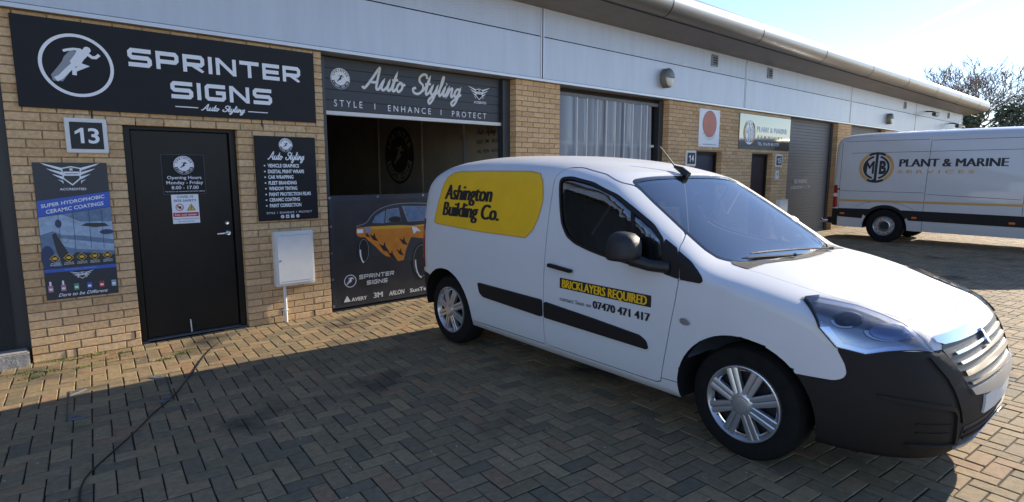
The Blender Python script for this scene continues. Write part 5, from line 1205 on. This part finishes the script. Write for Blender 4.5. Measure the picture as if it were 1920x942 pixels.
# moss and weeds in the joints near the wall
V = []; Fm = []
for _ in range(1500):
    bx = random.choice([(-.05, -.25), (.30, -.10), (.05, -.30), (.45, -.08), (.15, -.35), (.55, -.28), (.02, -.45), (1.05, -.5), (.35, -.4), (.2, -.03), (.65, -.15), (.9, -.6), (random.uniform(.05, .8), -.015), (random.uniform(1.8, 2.6), -.015), (random.uniform(-.1, 2.5), random.uniform(-.9, -.05))]); x = bx[0] + random.gauss(0, .045); y = bx[1] + random.gauss(0, .02)
    if y > -.01: y = -.012
    t = random.random() * 6.28; l = random.uniform(.004, .014); hgt = random.uniform(.002, .010); n = len(V)
    V += [(x, y, -.004), (x + l * math.cos(t), y + l * math.sin(t), hgt * .5), (x + l * .6 * math.cos(t + 1), y + l * .6 * math.sin(t + 1), hgt)]; Fm.append((n, n + 1, n + 2))
o = obj('moss', mesh_of('moss', V, Fm), M['moss']); tag(o, 'bright moss and tiny weeds in the paving joints by the wall', 'moss', kind='stuff')

# ================================================================ trees beyond the far end
def bare_tree(loc, H, seed, label):
    rnd = random.Random(seed); r = empty('bare_tree', loc, 0, label, 'tree', 'trees beyond the terrace'); mt = MB(); mbr = MB()
    def grow(p, d, l, rad, lev):
        pts = [p]; q = p.copy(); dd = d.copy()
        for k in range(4):
            dd = (dd + Vector((rnd.gauss(0, .13), rnd.gauss(0, .13), rnd.gauss(.06, .08)))).normalized(); q = q + dd * l / 4; pts.append(q.copy())
        (mt if lev == 0 else mbr).tube(pts, [max(rad * (1 - .12 * i), .011) for i in range(5)], 6 if lev < 3 else 3)
        if lev >= 7: return
        for k in range(rnd.choice([2, 3, 3]) if lev > 0 else 6):
            i = rnd.randint(2, 4) if lev > 0 else rnd.choice([2, 3, 4, 4]); t = rnd.uniform(0, 6.28); sp = rnd.uniform(.35, .8)
            a = dd.cross(Vector((0, 0, 1)) if abs(dd.z) < .95 else Vector((1, 0, 0))).normalized(); b = dd.cross(a); nd = (dd + (a * math.cos(t) + b * math.sin(t)) * sp).normalized()
            grow(pts[i], nd, l * rnd.uniform(.62, .82), rad * .58, lev + 1)
    grow(Vector(loc), Vector((0, 0, 1)), H * .30, H * .02, 0)
    mt.build('trunk', M['bark'], r, smooth=60); mbr.build('branches', M['bark'], r)
bare_tree((44.5, 2.4, 0), 10.2, 4, 'tall bare winter tree rising behind the far end of the eaves')
def evergreen(loc, H, Rr, seed, label, leaf='leaf', n=5200):
    rnd = random.Random(seed); r = empty('evergreen_tree', loc, 0, label, 'tree', 'trees beyond the terrace'); L = Vector(loc)
    mt = MB().tube([L, L + Vector((.1, 0, H * .4)), L + Vector((0, .1, H * .85))], [.16, .12, .04], 7); blobs = []
    for k in range(16):
        t = rnd.uniform(0, 6.28); z = H * rnd.uniform(.25, .92); rr = Rr * rnd.uniform(.3, .95) * (1 - .45 * abs(z / H - .5)); c = L + Vector((rr * math.cos(t), rr * math.sin(t), z)); blobs.append((c, Rr * rnd.uniform(.28, .5)))
        mt.tube([L + Vector((0, 0, z * .7)), (L + Vector((0, 0, z * .8)) + c) / 2, c], [.05, .035, .015], 5)
    mt.build('trunk', M['bark'], r); V = []; F = []
    for _ in range(n):
        c, br = rnd.choice(blobs); d = Vector((rnd.gauss(0, 1), rnd.gauss(0, 1), rnd.gauss(0, .75))).normalized() * br * rnd.uniform(.25, 1.05) ** .6; p = c + d; s_ = rnd.uniform(.05, .12)
        a = Vector((rnd.gauss(0, 1), rnd.gauss(0, 1), rnd.gauss(0, 1))).normalized(); b = a.cross(d).normalized(); q = len(V); V += [p - a * s_, p + b * s_ * .5, p + a * s_, p - b * s_ * .5]; F.append((q, q + 1, q + 2, q + 3))
    obj('crown', mesh_of('crown', V, F), M[leaf], r)
evergreen((36.0, 1.2, 0), 4.9, 1.5, 11, 'dark evergreen tree just past the end of the eave'); evergreen((38.5, -.3, 0), 5.3, 1.9, 12, 'dark evergreen tree at the right edge above the large van', n=6000); evergreen((33.6, 1.6, 0), 4.3, .9, 13, 'small evergreen tree right beside the far end wall', 'leaf2', 2600)
# ================================================================ vapour trail high in the sky
def trail_mat():
    m = bpy.data.materials.new('vapour'); m.use_nodes = True; t = m.node_tree; t.nodes.clear(); o = t.nodes.new('ShaderNodeOutputMaterial'); mx = t.nodes.new('ShaderNodeMixShader'); mx.inputs[0].default_value = .45
    tr = t.nodes.new('ShaderNodeBsdfTransparent'); df = t.nodes.new('ShaderNodeBsdfTranslucent'); df.inputs[0].default_value = (.95, .95, .95, 1); d2 = t.nodes.new('ShaderNodeBsdfDiffuse'); d2.inputs[0].default_value = (.95, .95, .95, 1); ad = t.nodes.new('ShaderNodeAddShader')
    t.links.new(df.outputs[0], ad.inputs[0]); t.links.new(d2.outputs[0], ad.inputs[1]); t.links.new(tr.outputs[0], mx.inputs[1]); t.links.new(ad.outputs[0], mx.inputs[2]); t.links.new(mx.outputs[0], o.inputs[0]); return m
A, B = Vector((48500, 14900, 9000)), Vector((30000, 300, 9000))
tr = MB().tube([A.lerp(B, k / 24) for k in range(25)], [20 + 120 * min(1, k / 10) for k in range(25)], 10).build('vapour_trail', trail_mat(), smooth=60); tag(tr, 'thin white aircraft vapour trail crossing the sky at top right', 'vapour trail')
